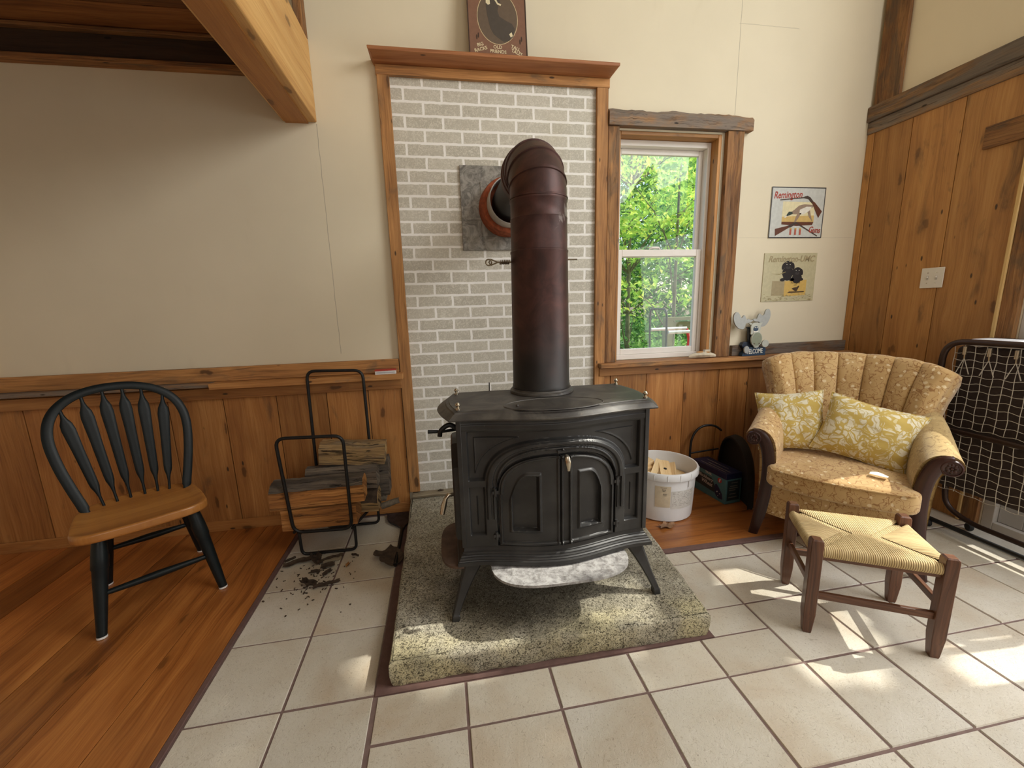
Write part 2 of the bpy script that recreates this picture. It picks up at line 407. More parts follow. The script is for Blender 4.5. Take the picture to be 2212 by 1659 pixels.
t.P(Base_Color=c, Roughness=.95, Specular_IOR_Level=.1); t.bump(t.math('SUBTRACT', 1.0, t.step(sp, .5, .62)), .7, .006); MAT['slab'] = t.m

# metals and stove
t = NT('cast_iron'); o = t.obj(); n = t.noise(o, 9, 5); n2 = t.noise(o, 260, 3)
c = t.mix(t.step(n, .35, .7), L(46, 45, 45), L(60, 59, 58)); c = t.mix(t.math('MULTIPLY', t.step(t.noise(o, 30, 5, .7), .68, .76), .3), c, L(150, 146, 140))
t.P(Base_Color=c, Roughness=t.math('ADD', .3, t.math('MULTIPLY', n, .2)), Metallic=.35, Specular_IOR_Level=.5); t.bump(n2, .06, .001); MAT['cast_iron'] = t.m
t = NT('iron_top'); o = t.obj(); n = t.noise(o, 7, 5, .6, 1)
c = t.mix(t.step(n, .4, .7), L(56, 52, 50), L(88, 84, 78)); c = t.mix(t.math('MULTIPLY', t.step(t.noise(o, 14, 4, .7, 2), .62, .75), .35), c, L(120, 104, 90))
t.P(Base_Color=c, Roughness=.5, Metallic=.2); t.bump(t.noise(o, 200, 3), .12, .001); MAT['iron_top'] = t.m
t = NT('ash_tray'); o = t.obj()
c = t.mix(t.step(t.noise(o, 34, 6, .75, .4), .3, .66), L(104, 100, 98), L(172, 170, 168)); c = t.mix(t.math('MULTIPLY', t.step(t.noise(o, 60, 4, .7), .6, .7), .5), c, L(110, 92, 84))
t.P(Base_Color=c, Roughness=.8); t.bump(t.noise(o, 90, 4), .3, .002); MAT['ash_tray'] = t.m
t = NT('pipe_rust'); o = t.obj(); x, y, z = t.sep(o); x = t.math('ADD', x, .715); z = t.math('ADD', z, .92)
n = t.noise(o, 9, 5, .65, .6)
c = t.mix(t.step(n, .35, .7), L(58, 38, 36), L(84, 54, 50))
c = t.mix(t.step(t.math('ADD', z, t.math('MULTIPLY', t.noise(o, 3.5, 3), .35)), 1.45, 1.15), c, t.mix(n, L(30, 30, 31), L(50, 48, 47)))
fl = t.math('MULTIPLY', t.step(t.noise(t.map(o, (1, 1, .7)), 11, 6, .7, .7), .56, .64), t.math('MULTIPLY', t.step(z, 1.5, 1.56), t.math('MULTIPLY', t.step(z, 1.8, 1.72), t.step(x, .73, .8))))
c = t.mix(t.math('MULTIPLY', fl, .8), c, L(128, 116, 112))
t.P(Base_Color=c, Roughness=t.math('ADD', .36, t.math('MULTIPLY', n, .22)), Metallic=.45); t.bump(t.noise(o, 60, 4), .08, .001); MAT['pipe_rust'] = t.m
t = NT('zinc_plate'); o = t.obj(); n = t.noise(o, 16, 5, .7, 1.2)
c = t.mix(t.step(n, .35, .65), L(98, 94, 88), L(150, 146, 138)); c = t.mix(t.math('MULTIPLY', t.step(t.noise(o, 4, 3), .5, .7), .4), c, L(128, 116, 96))
t.P(Base_Color=c, Roughness=.5, Metallic=.5); t.bump(n, .15, .002); MAT['zinc_plate'] = t.m
plain('rust_tray', L(92, 70, 56), .7, .2, .35, 14, .2)
plain('rust_ring', L(150, 78, 48), .9, 0, .3, 40, .5)
plain('grey_collar', L(178, 174, 168), .5, .3, .1)
plain('black_steel', L(30, 30, 31), .42, .3, .2, 30)
plain('black_void', L(14, 13, 13), .8, 0, .1)
plain('nickel', L(196, 186, 168), .25, .95, .05)
plain('brass_rod', L(120, 108, 88), .4, .8, .1)
plain('black_paint', L(17, 25, 27), .42, .0, .15, 30, 0, 0, .3)
plain('steel_dark', L(72, 66, 70), .5, .6, .3, 30, .2)
plain('white_plastic', L(228, 226, 224), .45, 0, .02)
plain('bucket_white', L(226, 226, 226), .42, 0, .04, 8)
plain('switch_white', L(232, 226, 216), .4, 0, .02)
plain('vinyl_white', L(228, 222, 214), .45, 0, .02)
plain('vinyl_shade', L(196, 190, 182), .5, 0, .03)
plain('door_grey', L(196, 194, 192), .5, 0, .03)
plain('paper', L(226, 222, 210), .8, 0, .04, 60)
plain('outlet_white', L(206, 206, 208), .5, 0, .02)
plain('bark_dark', L(72, 58, 46), .95, 0, .4, 30, .9)
plain('bark_grey', L(116, 106, 92), .95, 0, .4, 35, .9)
plain('leaf_dry', L(138, 104, 76), .85, 0, .3, 40, .4)
plain('sheet_white', L(214, 214, 218), .9, 0, .05, 10, .2)
plain('mattress', L(58, 46, 42), .95, 0, .2, 60, .4)
plain('cot_tube', L(62, 46, 40), .35, .5, .15)
plain('wire', L(206, 200, 190), .5, .15, .06)
plain('rubber', L(26, 25, 25), .7, 0, .1)
plain('canvas_black', L(28, 24, 22), .9, 0, .2, 50, .4)
plain('stone', L(206, 194, 170), .8, 0, .15, 30, .3)
plain('stone_stain', L(190, 140, 82), .8, 0, .15, 30, .3)
def sign_mat(name, col, rough=.4, var=.06): return plain(name, col, rough, 0, var, 45)
for nm, c in dict(s_silver=(196, 198, 192), s_dark=(46, 44, 48), s_red=(164, 58, 44), s_gun=(70, 58, 52), s_stock=(96, 56, 40), s_sky=(222, 212, 172), s_sand=(206, 176, 110), s_duck=(150, 130, 112),
        s_duckhead=(52, 66, 60), s_white=(224, 220, 208), s_tan=(190, 182, 148), s_tanletter=(160, 146, 112), s_dog=(34, 32, 34), s_dog2=(58, 56, 56), s_crate=(206, 172, 96), s_crateside=(164, 150, 116), s_straw=(150, 138, 92),
        s_brown=(124, 88, 70), s_mid=(98, 82, 68), s_deer=(72, 64, 58), s_antler=(208, 190, 150), s_cream=(222, 208, 172), s_edge=(58, 40, 32), s_shell=(178, 92, 76), s_brass=(196, 164, 84), s_ink=(70, 54, 40),
        m_grey=(168, 170, 166), m_green=(138, 144, 122), m_blue=(44, 66, 88), m_navy=(32, 42, 58), m_pale=(186, 188, 176), b_teal=(72, 112, 118), b_navy=(26, 30, 62), b_red=(170, 50, 48), b_text=(190, 178, 170), b_side=(38, 46, 50), lab_tan=(204, 190, 164), lab_white=(208, 206, 200), lab_ink=(120, 112, 104), mb_red=(178, 60, 48), mb_white=(222, 218, 214), mb_grey=(176, 178, 182)).items():
    sign_mat(nm, L(*c))

# fabrics
def fabric(name, base, dark, line, spot, sc):
    t = NT(name); uv = t.obj(); w = t.n('ShaderNodeVectorMath', {0: t.n('ShaderNodeTexNoise', {'Vector': uv, 'Scale': 9.0*sc, 'Detail': 2.0}).outputs[1], 1: (.5, .5, .5)}, operation='SUBTRACT').outputs[0]
    p = t.n('ShaderNodeVectorMath', {0: uv, 1: t.n('ShaderNodeVectorMath', {0: w, 3: .09/sc}, operation='SCALE').outputs[0]}, operation='ADD').outputs[0]
    n = t.noise(p, 10*sc, 1, .4, .6)
    ln = t.math('SUBTRACT', 1.0, t.step(t.math('ABSOLUTE', t.math('SUBTRACT', n, .5)), .008, .022))
    n3 = t.noise(p, 19*sc, 1, .4, .5)
    ln2 = t.math('SUBTRACT', 1.0, t.step(t.math('ABSOLUTE', t.math('SUBTRACT', n3, .42)), .008, .02))
    sp = t.voro(p, 13*sc); sp2 = t.voro(p, 20*sc)
    c = t.mix(t.step(t.noise(uv, 5, 3), .3, .7), base, dark)
    c = t.mix(t.math('MULTIPLY', t.math('MAXIMUM', ln, ln2), .75), c, line)
    c = t.mix(t.math('MULTIPLY', t.math('SUBTRACT', 1.0, t.step(sp, .16, .24)), .7), c, spot)
    c = t.mix(t.math('MULTIPLY', t.math('SUBTRACT', 1.0, t.step(sp2, .1, .14)), .6), c, line)
    wv = t.noise(uv, 420, 2)
    t.P(Base_Color=c, Roughness=.9, Specular_IOR_Level=.15, Sheen_Weight=.25); t.bump(wv, .25, .001); MAT[name] = t.m
fabric('brocade', L(200, 168, 118), L(184, 150, 100), L(138, 92, 50), L(230, 212, 174), 1.9)
fabric('brocade_worn', L(182, 156, 104), L(166, 138, 88), L(136, 108, 66), L(196, 174, 126), 2.4)
t = NT('damask'); uv = t.obj()
w = t.n('ShaderNodeVectorMath', {0: t.n('ShaderNodeTexNoise', {'Vector': uv, 'Scale': 13.0, 'Detail': 1.0}).outputs[1], 1: (.5, .5, .5)}, operation='SUBTRACT').outputs[0]
p = t.n('ShaderNodeVectorMath', {0: uv, 1: t.n('ShaderNodeVectorMath', {0: w, 3: .11}, operation='SCALE').outputs[0]}, operation='ADD').outputs[0]
a = t.voro(p, 19, 'DISTANCE_TO_EDGE'); b = t.noise(p, 17, 1, .4, 1.2)
m = t.math('MULTIPLY', t.step(a, .05, .08), t.step(b, .42, .46))
vein = t.math('SUBTRACT', 1.0, t.step(t.math('ABSOLUTE', t.math('SUBTRACT', t.noise(p, 34, 1, .4, .6), .5)), .02, .05))
m2 = t.math('MULTIPLY', t.math('SUBTRACT', 1.0, t.step(t.voro(p, 46), .28, .34)), t.step(b, .46, .4))
c = t.mix(m, L(194, 168, 92), L(222, 214, 188)); c = t.mix(t.math('MULTIPLY', t.math('MULTIPLY', vein, m), .8), c, L(188, 168, 108)); c = t.mix(t.math('MULTIPLY', m2, .7), c, L(218, 206, 162))
t.P(Base_Color=c, Roughness=.9, Specular_IOR_Level=.15, Sheen_Weight=.2); t.bump(t.noise(uv, 420, 2), .2, .001); MAT['damask'] = t.m
t = NT('rush'); uv = t.uv(); tn = t.tone(); u, v, _ = t.sep(uv)
wv = t.math('ABSOLUTE', t.math('SINE', t.math('MULTIPLY', u, pi/.0068)))
c = t.mix(t.noise(t.map(uv, (140, 9, 1)), 1.0, 3), L(176, 144, 92), L(228, 208, 160)); c = t.mix(t.math('SUBTRACT', 1.0, t.step(wv, .1, .5)), c, L(104, 76, 42))
t.P(Base_Color=c, Roughness=.75, Specular_IOR_Level=.3); t.bump(wv, .6, .003); MAT['rush'] = t.m

# glass, foliage, outdoors
t = NT('pane_glass'); t.nt.nodes.remove(t.b)
tr = t.n('ShaderNodeBsdfTransparent', {0: (.97, .98, .97, 1)}); gl = t.n('ShaderNodeBsdfGlossy', {'Color': (1, 1, 1, 1), 'Roughness': .02})
fr = t.n('ShaderNodeLayerWeight', {'Blend': .5}); mx = t.n('ShaderNodeMixShader', {0: t.math('ADD', .018, t.math('MULTIPLY', t.math('POWER', fr.outputs[1], 5.0), .9)), 1: tr.outputs[0], 2: gl.outputs[0]}); t.nt.links.new(mx.outputs[0], t.out.inputs[0]); MAT['pane_glass'] = t.m
def leafmat(name, c0, c1, c2):
    t = NT(name); tn = t.tone(); c = t.ramp(tn, [(0, c0), (.55, c1), (1, c2)])
    tl = t.n('ShaderNodeBsdfTranslucent', {0: c}); t.P(Base_Color=c, Roughness=.5, Specular_IOR_Level=.3)
    mx = t.n('ShaderNodeMixShader', {0: .45, 1: t.b.outputs[0], 2: tl.outputs[0]}); t.nt.links.new(mx.outputs[0], t.out.inputs[0]); MAT[name] = t.m
leafmat('leaf_bright', L(136, 188, 78), L(190, 224, 116), L(240, 236, 116))
leafmat('leaf_mid', L(98, 152, 72), L(150, 196, 108), L(196, 222, 136))
leafmat('leaf_dark', L(72, 122, 66), L(112, 164, 94), L(154, 194, 124))
plain('trunk', L(122, 118, 94), .9, 0, .3, 12, .5)
plain('grass', L(86, 116, 52), .95, 0, .35, 3, .5)
plain('deck_wood', L(132, 132, 96), .8, 0, .2, 8)
plain('red_metal', L(200, 60, 56), .4, 0, .05)
plain('white_metal', L(226, 228, 230), .4, 0, .03)
plain('dark_metal', L(60, 64, 60), .4, .4, .1)
# ------------------------------------------------------------------ the setting
def struct(o): o['kind'] = 'structure'; return o
s = .305
XR, XL, YR, ZC = 3.24, -2.7, -6.0, 4.7        # right wall, left wall, rear wall, ceiling
WX0, WX1, WZ0, WZ1 = 1.425, 2.13, .91, 2.335  # window opening in the back wall

# back wall : drywall around the window
mb = MB()
for a in ((XL, WX0, 0, ZC), (WX1, XR+.12, 0, ZC), (WX0, WX1, 0, WZ0), (WX0, WX1, WZ1, ZC)):
    mb.box(a[0], a[1], 0, .14, a[2], a[3], 'z')
wall_back = struct(mb.build('wall_back', MAT['plaster'], smooth=0))
# right wall : panelled to z 2.45, plaster above, door opening y -.94..-2.86
DY0, DY1, DZ1 = -.93, -2.84, 2.06
mb = MB(); mb.box(XR, XR+.14, DY0, 0, 0, ZC, 'z'); mb.box(XR, XR+.14, YR, DY1, 0, ZC, 'z'); mb.box(XR, XR+.14, DY1, DY0, DZ1, 2.32, 'z')
mb.box(XR, XR+.14, DY1, DY0, 4.3, ZC, 'z')
wall_right = struct(mb.build('wall_right', MAT['plaster_right'], smooth=0))
mb = MB(); mb.box(XL-.12, XL, YR, .14, 0, ZC, 'z'); struct(mb.build('wall_left', MAT['plaster_right'], smooth=0))
mb = MB(); mb.box(XL, XR, YR-.12, YR, 0, ZC, 'z'); struct(mb.build('wall_rear', MAT['plaster_right'], smooth=0))
mb = MB(); mb.box(XL-.12, XR+.14, YR-.12, .14, ZC, ZC+.1, 'y'); struct(mb.build('ceiling', MAT['ceiling_paint'], smooth=0))

# floor : subfloor + ceramic tile field + tile strip + pine boards
fl = MB()
fl.box(XL, XR, YR, .0, -.06, -.004, 'x', mi=1)
G = .0032
def tile(x0, x1, y0, y1):
    x0 += G+R.uniform(-.0008, .0008); x1 -= G+R.uniform(-.0008, .0008); y0 += G+R.uniform(-.0012, .0012); y1 -= G+R.uniform(-.0012, .0012)
    if x1-x0 < .02 or y1-y0 < .02: return
    z = R.uniform(-.0006, .0006); b = .003
    V = [(x0, y0, -.006), (x1, y0, -.006), (x1, y1, -.006), (x0, y1, -.006), (x0+b, y0+b, z), (x1-b, y0+b, z), (x1-b, y1-b, z), (x0+b, y1-b, z)]
    fl.add(V, [(4, 5, 6, 7), (0, 1, 5, 4), (1, 2, 6, 5), (2, 3, 7, 6), (3, 0, 4, 7)], None, None, 0)
ys = [(j-4.94)*s for j in range(-10, 6)]; xs = [i*s for i in range(0, 12)]
SX0, SX1, SY0 = .02, 1.278, -1.341             # keep clear of the hearth slab
for i in range(11):
    for j in range(len(ys)-1):
        x0, x1, y0, y1 = xs[i], min(xs[i+1], XR), ys[j], ys[j+1]
        if x0 >= XR: continue
        if y0 > -.80:                          # beside the door the tile runs on to the wall
            if x0 < 2.74: continue
            tile(x0, x1, y0, min(y1, -.02)); continue
        if x0 < 2.74 and y1 > -.80: y1 = -.80
        if y0 >= SY0 and x1 <= SX1+.06: continue
        if y0 < SY0 < y1 and x0 < SX1:
            if x1 > SX1+.02: tile(SX1, x1, SY0, y1)
            tile(x0, x1, y0, SY0); continue
        if x0 < SX1 < x1 and y1 > SY0: x0 = SX1
        tile(x0, x1, y0, y1)
ly = [-1.335+.323*k for k in range(-5, 6)]
for j in range(len(ly)-1):
    for x0, x1 in ((-.606, -.305), (-.305, -.008)):
        tile(x0, x1, ly[j], min(ly[j+1], -.02))
# board between the strip and the wood, and in front of the pine strip
floor = struct(fl.build('floor', [MAT['tile'], MAT['grout']], smooth=0))
pf = MB(); x = -.628
while x > XL:
    w = R.uniform(.19, .225) if x < -.7 else .212
    y = YR
    while y < -.001:
        y2 = min(y+R.uniform(2.2, 4.5), -.001)
        if -.001-y2 < .9: y2 = -.001
        pf.box(max(x-w, XL)+.0016, x-.0016, y+.001, y2-.001, -.01, .004, 'y'); y = y2
    x -= w
o = pf.build('pine_floorboards', MAT['floor_pine'], floor, smooth=0, bevel=.0012)
pf = MB()
for y0, y1 in ((-.765, -.485), (-.485, -.24), (-.24, -.001)):
    pf.box(1.0, 2.735, y0+.0012, y1-.0012, -.01, .004, 'x')
pf.build('pine_strip', MAT['floor_pine'], floor, smooth=0, bevel=.0012)
pf = MB(); pf.box(-.628, -.608, YR, -.001, -.01, .0035, 'y', tone=.4); pf.box(1.28, 2.74, -.802, -.766, -.01, .007, 'x', tone=.5)
pf.build('floor_border', MAT['grout_dark'], floor, smooth=0, bevel=.002)

# wainscot on the back wall
def boards_x(mb, xs, z0, z1, y0, y1, gap=.004):
    for a, b in zip(xs[:-1], xs[1:]):
        d = R.uniform(-.002, .002)
        mb.box(a+gap/2, b-gap/2, y0+d, y1, z0, z1, 'z')
mb = MB(); boards_x(mb, [-2.69, -2.3, -1.96, -1.555, -1.26, -.976, -.69, -.41, -.17, .03], .0, .90, -.022, -.001)
mb.build('wainscot', MAT['wainscot_pine'], wall_back, smooth=0, bevel=.002)
mb = MB(); boards_x(mb, [1.29, 1.395, 1.655, 1.937, 2.207, 2.44, 2.7, 2.97, 3.238], .0, .87, -.022, -.001)
mb.build('wainscot', MAT['wainscot_pine'], wall_back, smooth=0, bevel=.002)

def trim(n, parts, mat, label, bevel=.003):
    mb = MB()
    for p in parts: mb.box(*p)
    o = mb.build('trim_%d' % n, MAT[mat], smooth=0, bevel=bevel); o['label'] = label
    return struct(o)
trim(1, [(-2.69, .028, -.030, -.0225, 0.003, .07, 'x')], 'wainscot_pine', 'low pine baseboard under the left wainscot')
trim(2, [(-2.69, .028, -.03, -.0005, .925, 1.005, 'x')], 'frame_board', 'dark brown rough board along the top of the left wainscot')
trim(3, [(-2.69, -1.0, -.075, -.001, .900, .924, 'x')], 'barn_grey', 'grey weathered ledge board, left part of the chair rail shelf')
trim(4, [(-1.0, .05, -.098, -.001, .890, .9235, 'x')], 'shelf_pine', 'clean pine shelf board right of the grey ledge')
trim(5, [(-2.69, .035, -.042, -.0225, .825, .889, 'x')], 'wainscot_pine', 'flat pine rail board under the left shelf')
trim(6, [(1.302, 3.238, -.088, .06, .884, .912, 'x')], 'barn_board', 'window stool board running right to the corner')
trim(7, [(1.31, 3.238, -.042, -.0225, .825, .8835, 'x')], 'wainscot_pine', 'apron board under the window stool')
trim(8, [(2.29, 3.236, -.028, -.0005, .913, .985, 'x')], 'barn_grey', 'grey brown rail board on the right above the stool')
# loft : beam, ledger, floorboards
mb = MB(); mb.box(-.474, -.302, -5.9, -.0005, 2.306, 2.70, 'y', tone=.5)
beam = mb.build('trim_9', MAT['beam_pine'], smooth=0, bevel=.006); beam['label'] = 'thick golden pine beam at the edge of the loft'; struct(beam)
mb = MB(); mb.box(-.46, -.345, -5.9, -.0015, 2.300, 2.3055, 'y', tone=.5); o = mb.build('beam_underside', MAT['beam_under'], beam, smooth=0)
trim(10, [(-2.69, -.475, -.045, -.0005, 2.535, 2.64, 'x')], 'ledger_dark', 'dark ledger board on the wall under the loft')
trim(11, [(-2.69, -.475, -.060, -.0005, 2.512, 2.535, 'x'), (-2.69, -.475, -.075, -.0005, 2.640, 2.656, 'x')], 'barn_board', 'thin brown strips above and below the dark ledger')
mb = MB(); y = -.002
while y > -5.9:
    mb.box(-2.69, -.476, y-.235, y-.003, 2.660, 2.69, 'x'); y -= .238
lb = mb.build('ceiling_loft', MAT['loft_board'], smooth=0, bevel=.002); struct(lb); lb['label'] = 'dark brown loft floorboards seen from below'
mb = MB(); mb.box(-.345, -.303, -.07, -.0005, 2.701, 4.695, 'z'); o = struct(mb.build('trim_12', MAT['barn_board'], smooth=0, bevel=.003)); o['label'] = 'narrow wood post standing on the loft beam at the wall'
# casing at the far left, on the rail
mb = MB(); mb.box(-2.16, -2.05, -.028, -.0005, 1.006, 2.4, 'z'); o = struct(mb.build('trim_13', MAT['trim_light'], smooth=0, bevel=.003)); o['label'] = 'light board casing at the left picture edge above the rail'

# right wall panelling
mb = MB(); ysb = [0, -.05, -.279, -.545, -.838]
for k in range(4):
    mb.box(XR-.02-(.003 if k == 0 else 0), XR-.0005, ysb[k+1]+.0015, ysb[k]-.0015, 0, 2.44, 'z')
mb.box(XR-.018, XR-.0005, DY1-2.9, DY1-.12, 0, 2.44, 'z')
pan = mb.build('wood_panelling', MAT['panel_pine'], wall_right, smooth=0, bevel=.003)
mb = MB(); mb.box(XR-.045, XR-.0005, -.93, -.001, 2.441, 2.535, 'y'); mb.box(XR-.03, XR-.0005, -.93, -.001, 2.365, 2.4405, 'y')
o = struct(mb.build('trim_14', MAT['barn_grey'], smooth=0, bevel=.006)); o['label'] = 'grey rough ledge board along the top of the right panelling'
mb = MB(); mb.box(XR-.025, XR-.0005, -.175, -.02, 2.536, 4.695, 'z'); o = struct(mb.build('trim_15', MAT['barn_board'], smooth=0, bevel=.005)); o['label'] = 'rough barn board upright in the right corner above the ledge'

# window in the back wall
win = bpy.data.objects.new('window_1', None); COL.objects.link(win); struct(win); win.location = ((WX0+WX1)/2, 0, WZ0)
wx, wz = win.location.x, WZ0
def wb(name, boxes, mat, bevel=.003, parent=win):
    mb = MB()
    for b in boxes: mb.box(b[0]-wx, b[1]-wx, b[2], b[3], b[4]-wz, b[5]-wz, b[6])
    return mb.build(name, MAT[mat], parent, smooth=0, bevel=bevel)
wb('side_casing', [(1.352, 1.424, -.032, -.0005, .9135, 2.345, 'z')], 'barn_board')
wb('side_casing', [(2.148, 2.262, -.036, -.0005, .9135, 2.345, 'z')], 'barn_board')
# live-edge head board
hb = MB(); loops = []
for k in range(41):
    xx = lerp(1.353, 2.315, k/40); zt = 2.436+.012*mnoise.noise((xx*7, 0, 3))+.006*mnoise.noise((xx*31, 0, 9))-.012*sst(2.2, 2.31, xx)
    loops.append([(xx-wx, -.0005, 2.346-wz), (xx-wx, -.045, 2.346-wz), (xx-wx, -.047, zt-.02-wz), (xx-wx, -.030, zt-wz), (xx-wx, -.0005, zt-wz)])
hb.loft(loops); hb.build('head_board', MAT['barn_grey'], win, smooth=40)
wb('jamb', [(1.425, 1.447, .0, .115, .913, 2.334, 'z')], 'panel_pine')
wb('jamb', [(2.108, 2.13, .0, .115, .913, 2.334, 'z')], 'panel_pine')
wb('jamb', [(1.4475, 2.1075, .0, .115, 2.312, 2.334, 'x')], 'panel_pine')
wb('window_frame', [(1.448, 1.474, .07, .16, .9125, 2.311, 'z'), (2.082, 2.107, .07, .16, .9125, 2.311, 'z'), (1.4745, 2.0815, .07, .16, 2.276, 2.311, 'x'), (1.4745, 2.0815, .07, .16, .9125, .945, 'x')], 'vinyl_white')
us = wb('upper_sash', [(1.4745, 1.504, .118, .145, 1.60, 2.2755, 'z'), (2.052, 2.0815, .118, .145, 1.60, 2.2755, 'z'), (1.5045, 2.0515, .118, .145, 2.243, 2.2755, 'x'), (1.5045, 2.0515, .118, .145, 1.60, 1.632, 'x')], 'vinyl_white')
wb('pane', [(1.5045, 2.0515, .129, .133, 1.6325, 2.2425, 'z')], 'pane_glass', 0, us)
ls_ = wb('lower_sash', [(1.4745, 1.507, .082, .112, .9455, 1.646, 'z'), (2.049, 2.0815, .082, .112, .9455, 1.646, 'z'), (1.5075, 2.0485, .082, .112, 1.602, 1.646, 'x'), (1.5075, 2.0485, .082, .112, .9455, .984, 'x')], 'vinyl_white')
wb('pane', [(1.5075, 2.0485, .095, .099, .9845, 1.6015, 'z')], 'pane_glass', 0, ls_)
mb = MB(); mb.tube([(1.70-wx, .085, 1.649-wz), (1.715-wx, .08, 1.657-wz), (1.765-wx, .08, 1.657-wz), (1.78-wx, .085, 1.649-wz)], [.004, .008, .008, .004], 10); mb.build('sash_lock', MAT['vinyl_white'], ls_)

# glazed door in the right wall
dr = bpy.data.objects.new('door_1', None); COL.objects.link(dr); struct(dr); dr.location = (XR, (DY0+DY1)/2, 0)
dy = dr.location.y
def db(name, boxes, mat, bevel=.003, parent=dr):
    mb = MB()
    for b in boxes: mb.box(b[0]-XR, b[1]-XR, b[2]-dy, b[3]-dy, b[4], b[5], b[6])
    return mb.build(name, MAT[mat], parent, smooth=0, bevel=bevel)
db('side_casing', [(XR-.03, XR-.0005, -.925, -.856, 0.002, 2.05, 'z')], 'barn_board')
db('casing_edge', [(XR-.038, XR-.0005, -.8555, -.8395, 0.002, 2.05, 'z')], 'trim_light')
db('side_casing', [(XR-.03, XR-.0005, DY1-.115, DY1, 0.002, 2.05, 'z')], 'barn_board')
db('head_casing', [(XR-.034, XR-.0005, DY1-.16, -.66, 2.051, 2.165, 'y')], 'barn_board')
db('door_frame', [(XR+.0, XR+.12, DY0-.05, DY0-.0005, 0.002, DZ1-.001, 'z'), (XR+.0, XR+.12, DY1+.0005, DY1+.05, 0.002, DZ1-.001, 'z'), (XR+.0, XR+.12, DY1+.0505, DY0-.0505, DZ1-.05, DZ1-.001, 'y'), (XR+.0, XR+.12, DY1+.0505, DY0-.0505, 0.002, .05, 'y')], 'vinyl_shade')
ym = (DY0+DY1)/2
for a, b in ((DY0-.0515, ym+.001), (ym-.001, DY1+.0515)):
    lf = db('door_leaf', [(XR+.03, XR+.075, a-.10, a, .052, DZ1-.052, 'z'), (XR+.03, XR+.075, b, b+.10, .052, DZ1-.052, 'z'), (XR+.03, XR+.075, b+.1005, a-.1005, DZ1-.15, DZ1-.052, 'y'), (XR+.03, XR+.075, b+.1005, a-.1005, .052, .30, 'y')], 'door_grey')
    db('pane', [(XR+.05, XR+.055, b+.1005, a-.1005, .3005, DZ1-.1505, 'y')], 'pane_glass', 0, lf)
# gable window above the door
gw = bpy.data.objects.new('window_2', None); COL.objects.link(gw); struct(gw); gw.location = (XR, dy, 2.32)
mb = MB()
for b in ((-.955, -.89, 0, 1.98), (.89, .955, 0, 1.98), (-.889, .889, 0, .05), (-.889, .889, 1.93, 1.98), (-.03, .03, .051, 1.929)): mb.box(.02, .1, b[0], b[1], b[2], b[3], 'z')
mb.build('window_frame', MAT['vinyl_white'], gw, smooth=0)
mb = MB(); mb.box(.05, .055, -.889, .889, .051, 1.929, 'y'); mb.build('pane', MAT['pane_glass'], gw, smooth=0)

# hearth surround
hs = thing('hearth_surround', 'tall grey brick-look panel framed in rough brown boards behind the stove', 'fireplace surround', (.69, 0, .1))
def hb_(name, boxes, mat, bevel=.003, parent=hs):
    mb = MB()
    for b in boxes: mb.box(b[0]-.69, b[1]-.69, b[2], b[3], b[4]-.1, b[5]-.1, b[6])
    return mb.build(name, MAT[mat], parent, smooth=0, bevel=bevel)
o = hb_('brick_panel', [(.07, 1.30, -.008, -.0005, .1, 2.57, 'x')], 'brick_panel', 0)
mb = MB()
sf = [hb_('side_board', [(.032, .097, -.034, -.0085, .135, 2.545, 'z')], 'frame_board'), hb_('side_board', [(1.279, 1.35, -.034, -.0085, .101, 2.545, 'z')], 'frame_board')]
hb_('head_board', [(.028, 1.357, -.034, -.0085, 2.5455, 2.594, 'x')], 'frame_board')
mantel = MB(); loops = []
prof = [(-.0005, 2.5945), (-.062, 2.5945), (-.118, 2.604), (-.135, 2.609), (-.135, 2.627), (-.0005, 2.627)]
x0, x1 = .006, 1.375
mantel.loft([[(x0-.69+(.0 if p[1] > 2.606 else .018), p[0], p[1]-.1) for p in prof], [(x1-.69-(.0 if p[1] > 2.606 else .018), p[0], p[1]-.1) for p in prof]])
mantel.build('mantel_shelf', MAT['mantel_wood'], hs, smooth=0, bevel=.003)
# ------------------------------------------------------------------ hearth slab
def fbm(p, sc, amp): return amp*(mnoise.noise(Vector(p)*sc)+.5*mnoise.noise(Vector(p)*sc*2.3+Vector((7, 3, 1))))
mb = MB()
q = [(.045, -1.32), (1.266, -1.335), (1.40, -.045), (.036, -.045)]
NX, NY = 110, 110
def slab_pt(u, v):
    a = Vector(q[0]).lerp(Vector(q[1]), u); b = Vector(q[3]).lerp(Vector(q[2]), u); return a.lerp(b, v)
rings = []
def perim(off, z, rough):
    out = []
    for e in range(4):
        n = 90
        for k in range(n):
            t = k/n; uv = [(t, 0), (1, t), (1-t, 1), (0, 1-t)][e]
            p = slab_pt(*uv); c = slab_pt(.5, .5); d = (Vector((.5, .5))-Vector(uv)); d = Vector((d.x, d.y)).normalized()
            j = rough*(mnoise.noise((p.x*9, p.y*9, z*7))+.6*mnoise.noise((p.x*31, p.y*31, z*20)))
            out.append((p.x+d.x*(off+j), p.y+d.y*(off+j), z+rough*.5*mnoise.noise((p.x*17, p.y*17, 5))))
    return out
mb.loft([perim(.010, .001, .009), perim(.004, .018, .008), perim(.0, .05, .0045), perim(.0, .084, .004), perim(.002, .0945, .0035), perim(.006, .0985, .003), perim(.014, .1, .002)], True, False)
mb.grid(lambda u, v: (lambda p: (p.x, p.y, .0995+fbm((p.x, p.y, 0), 14, .0015)))(slab_pt(lerp(.010, .990, u), lerp(.010, .990, v))), 60, 60)
slab = tag(mb.build('hearth_slab', MAT['slab'], smooth=50), 'thick rough cement hearth slab on the tile under the black stove', 'hearth slab')
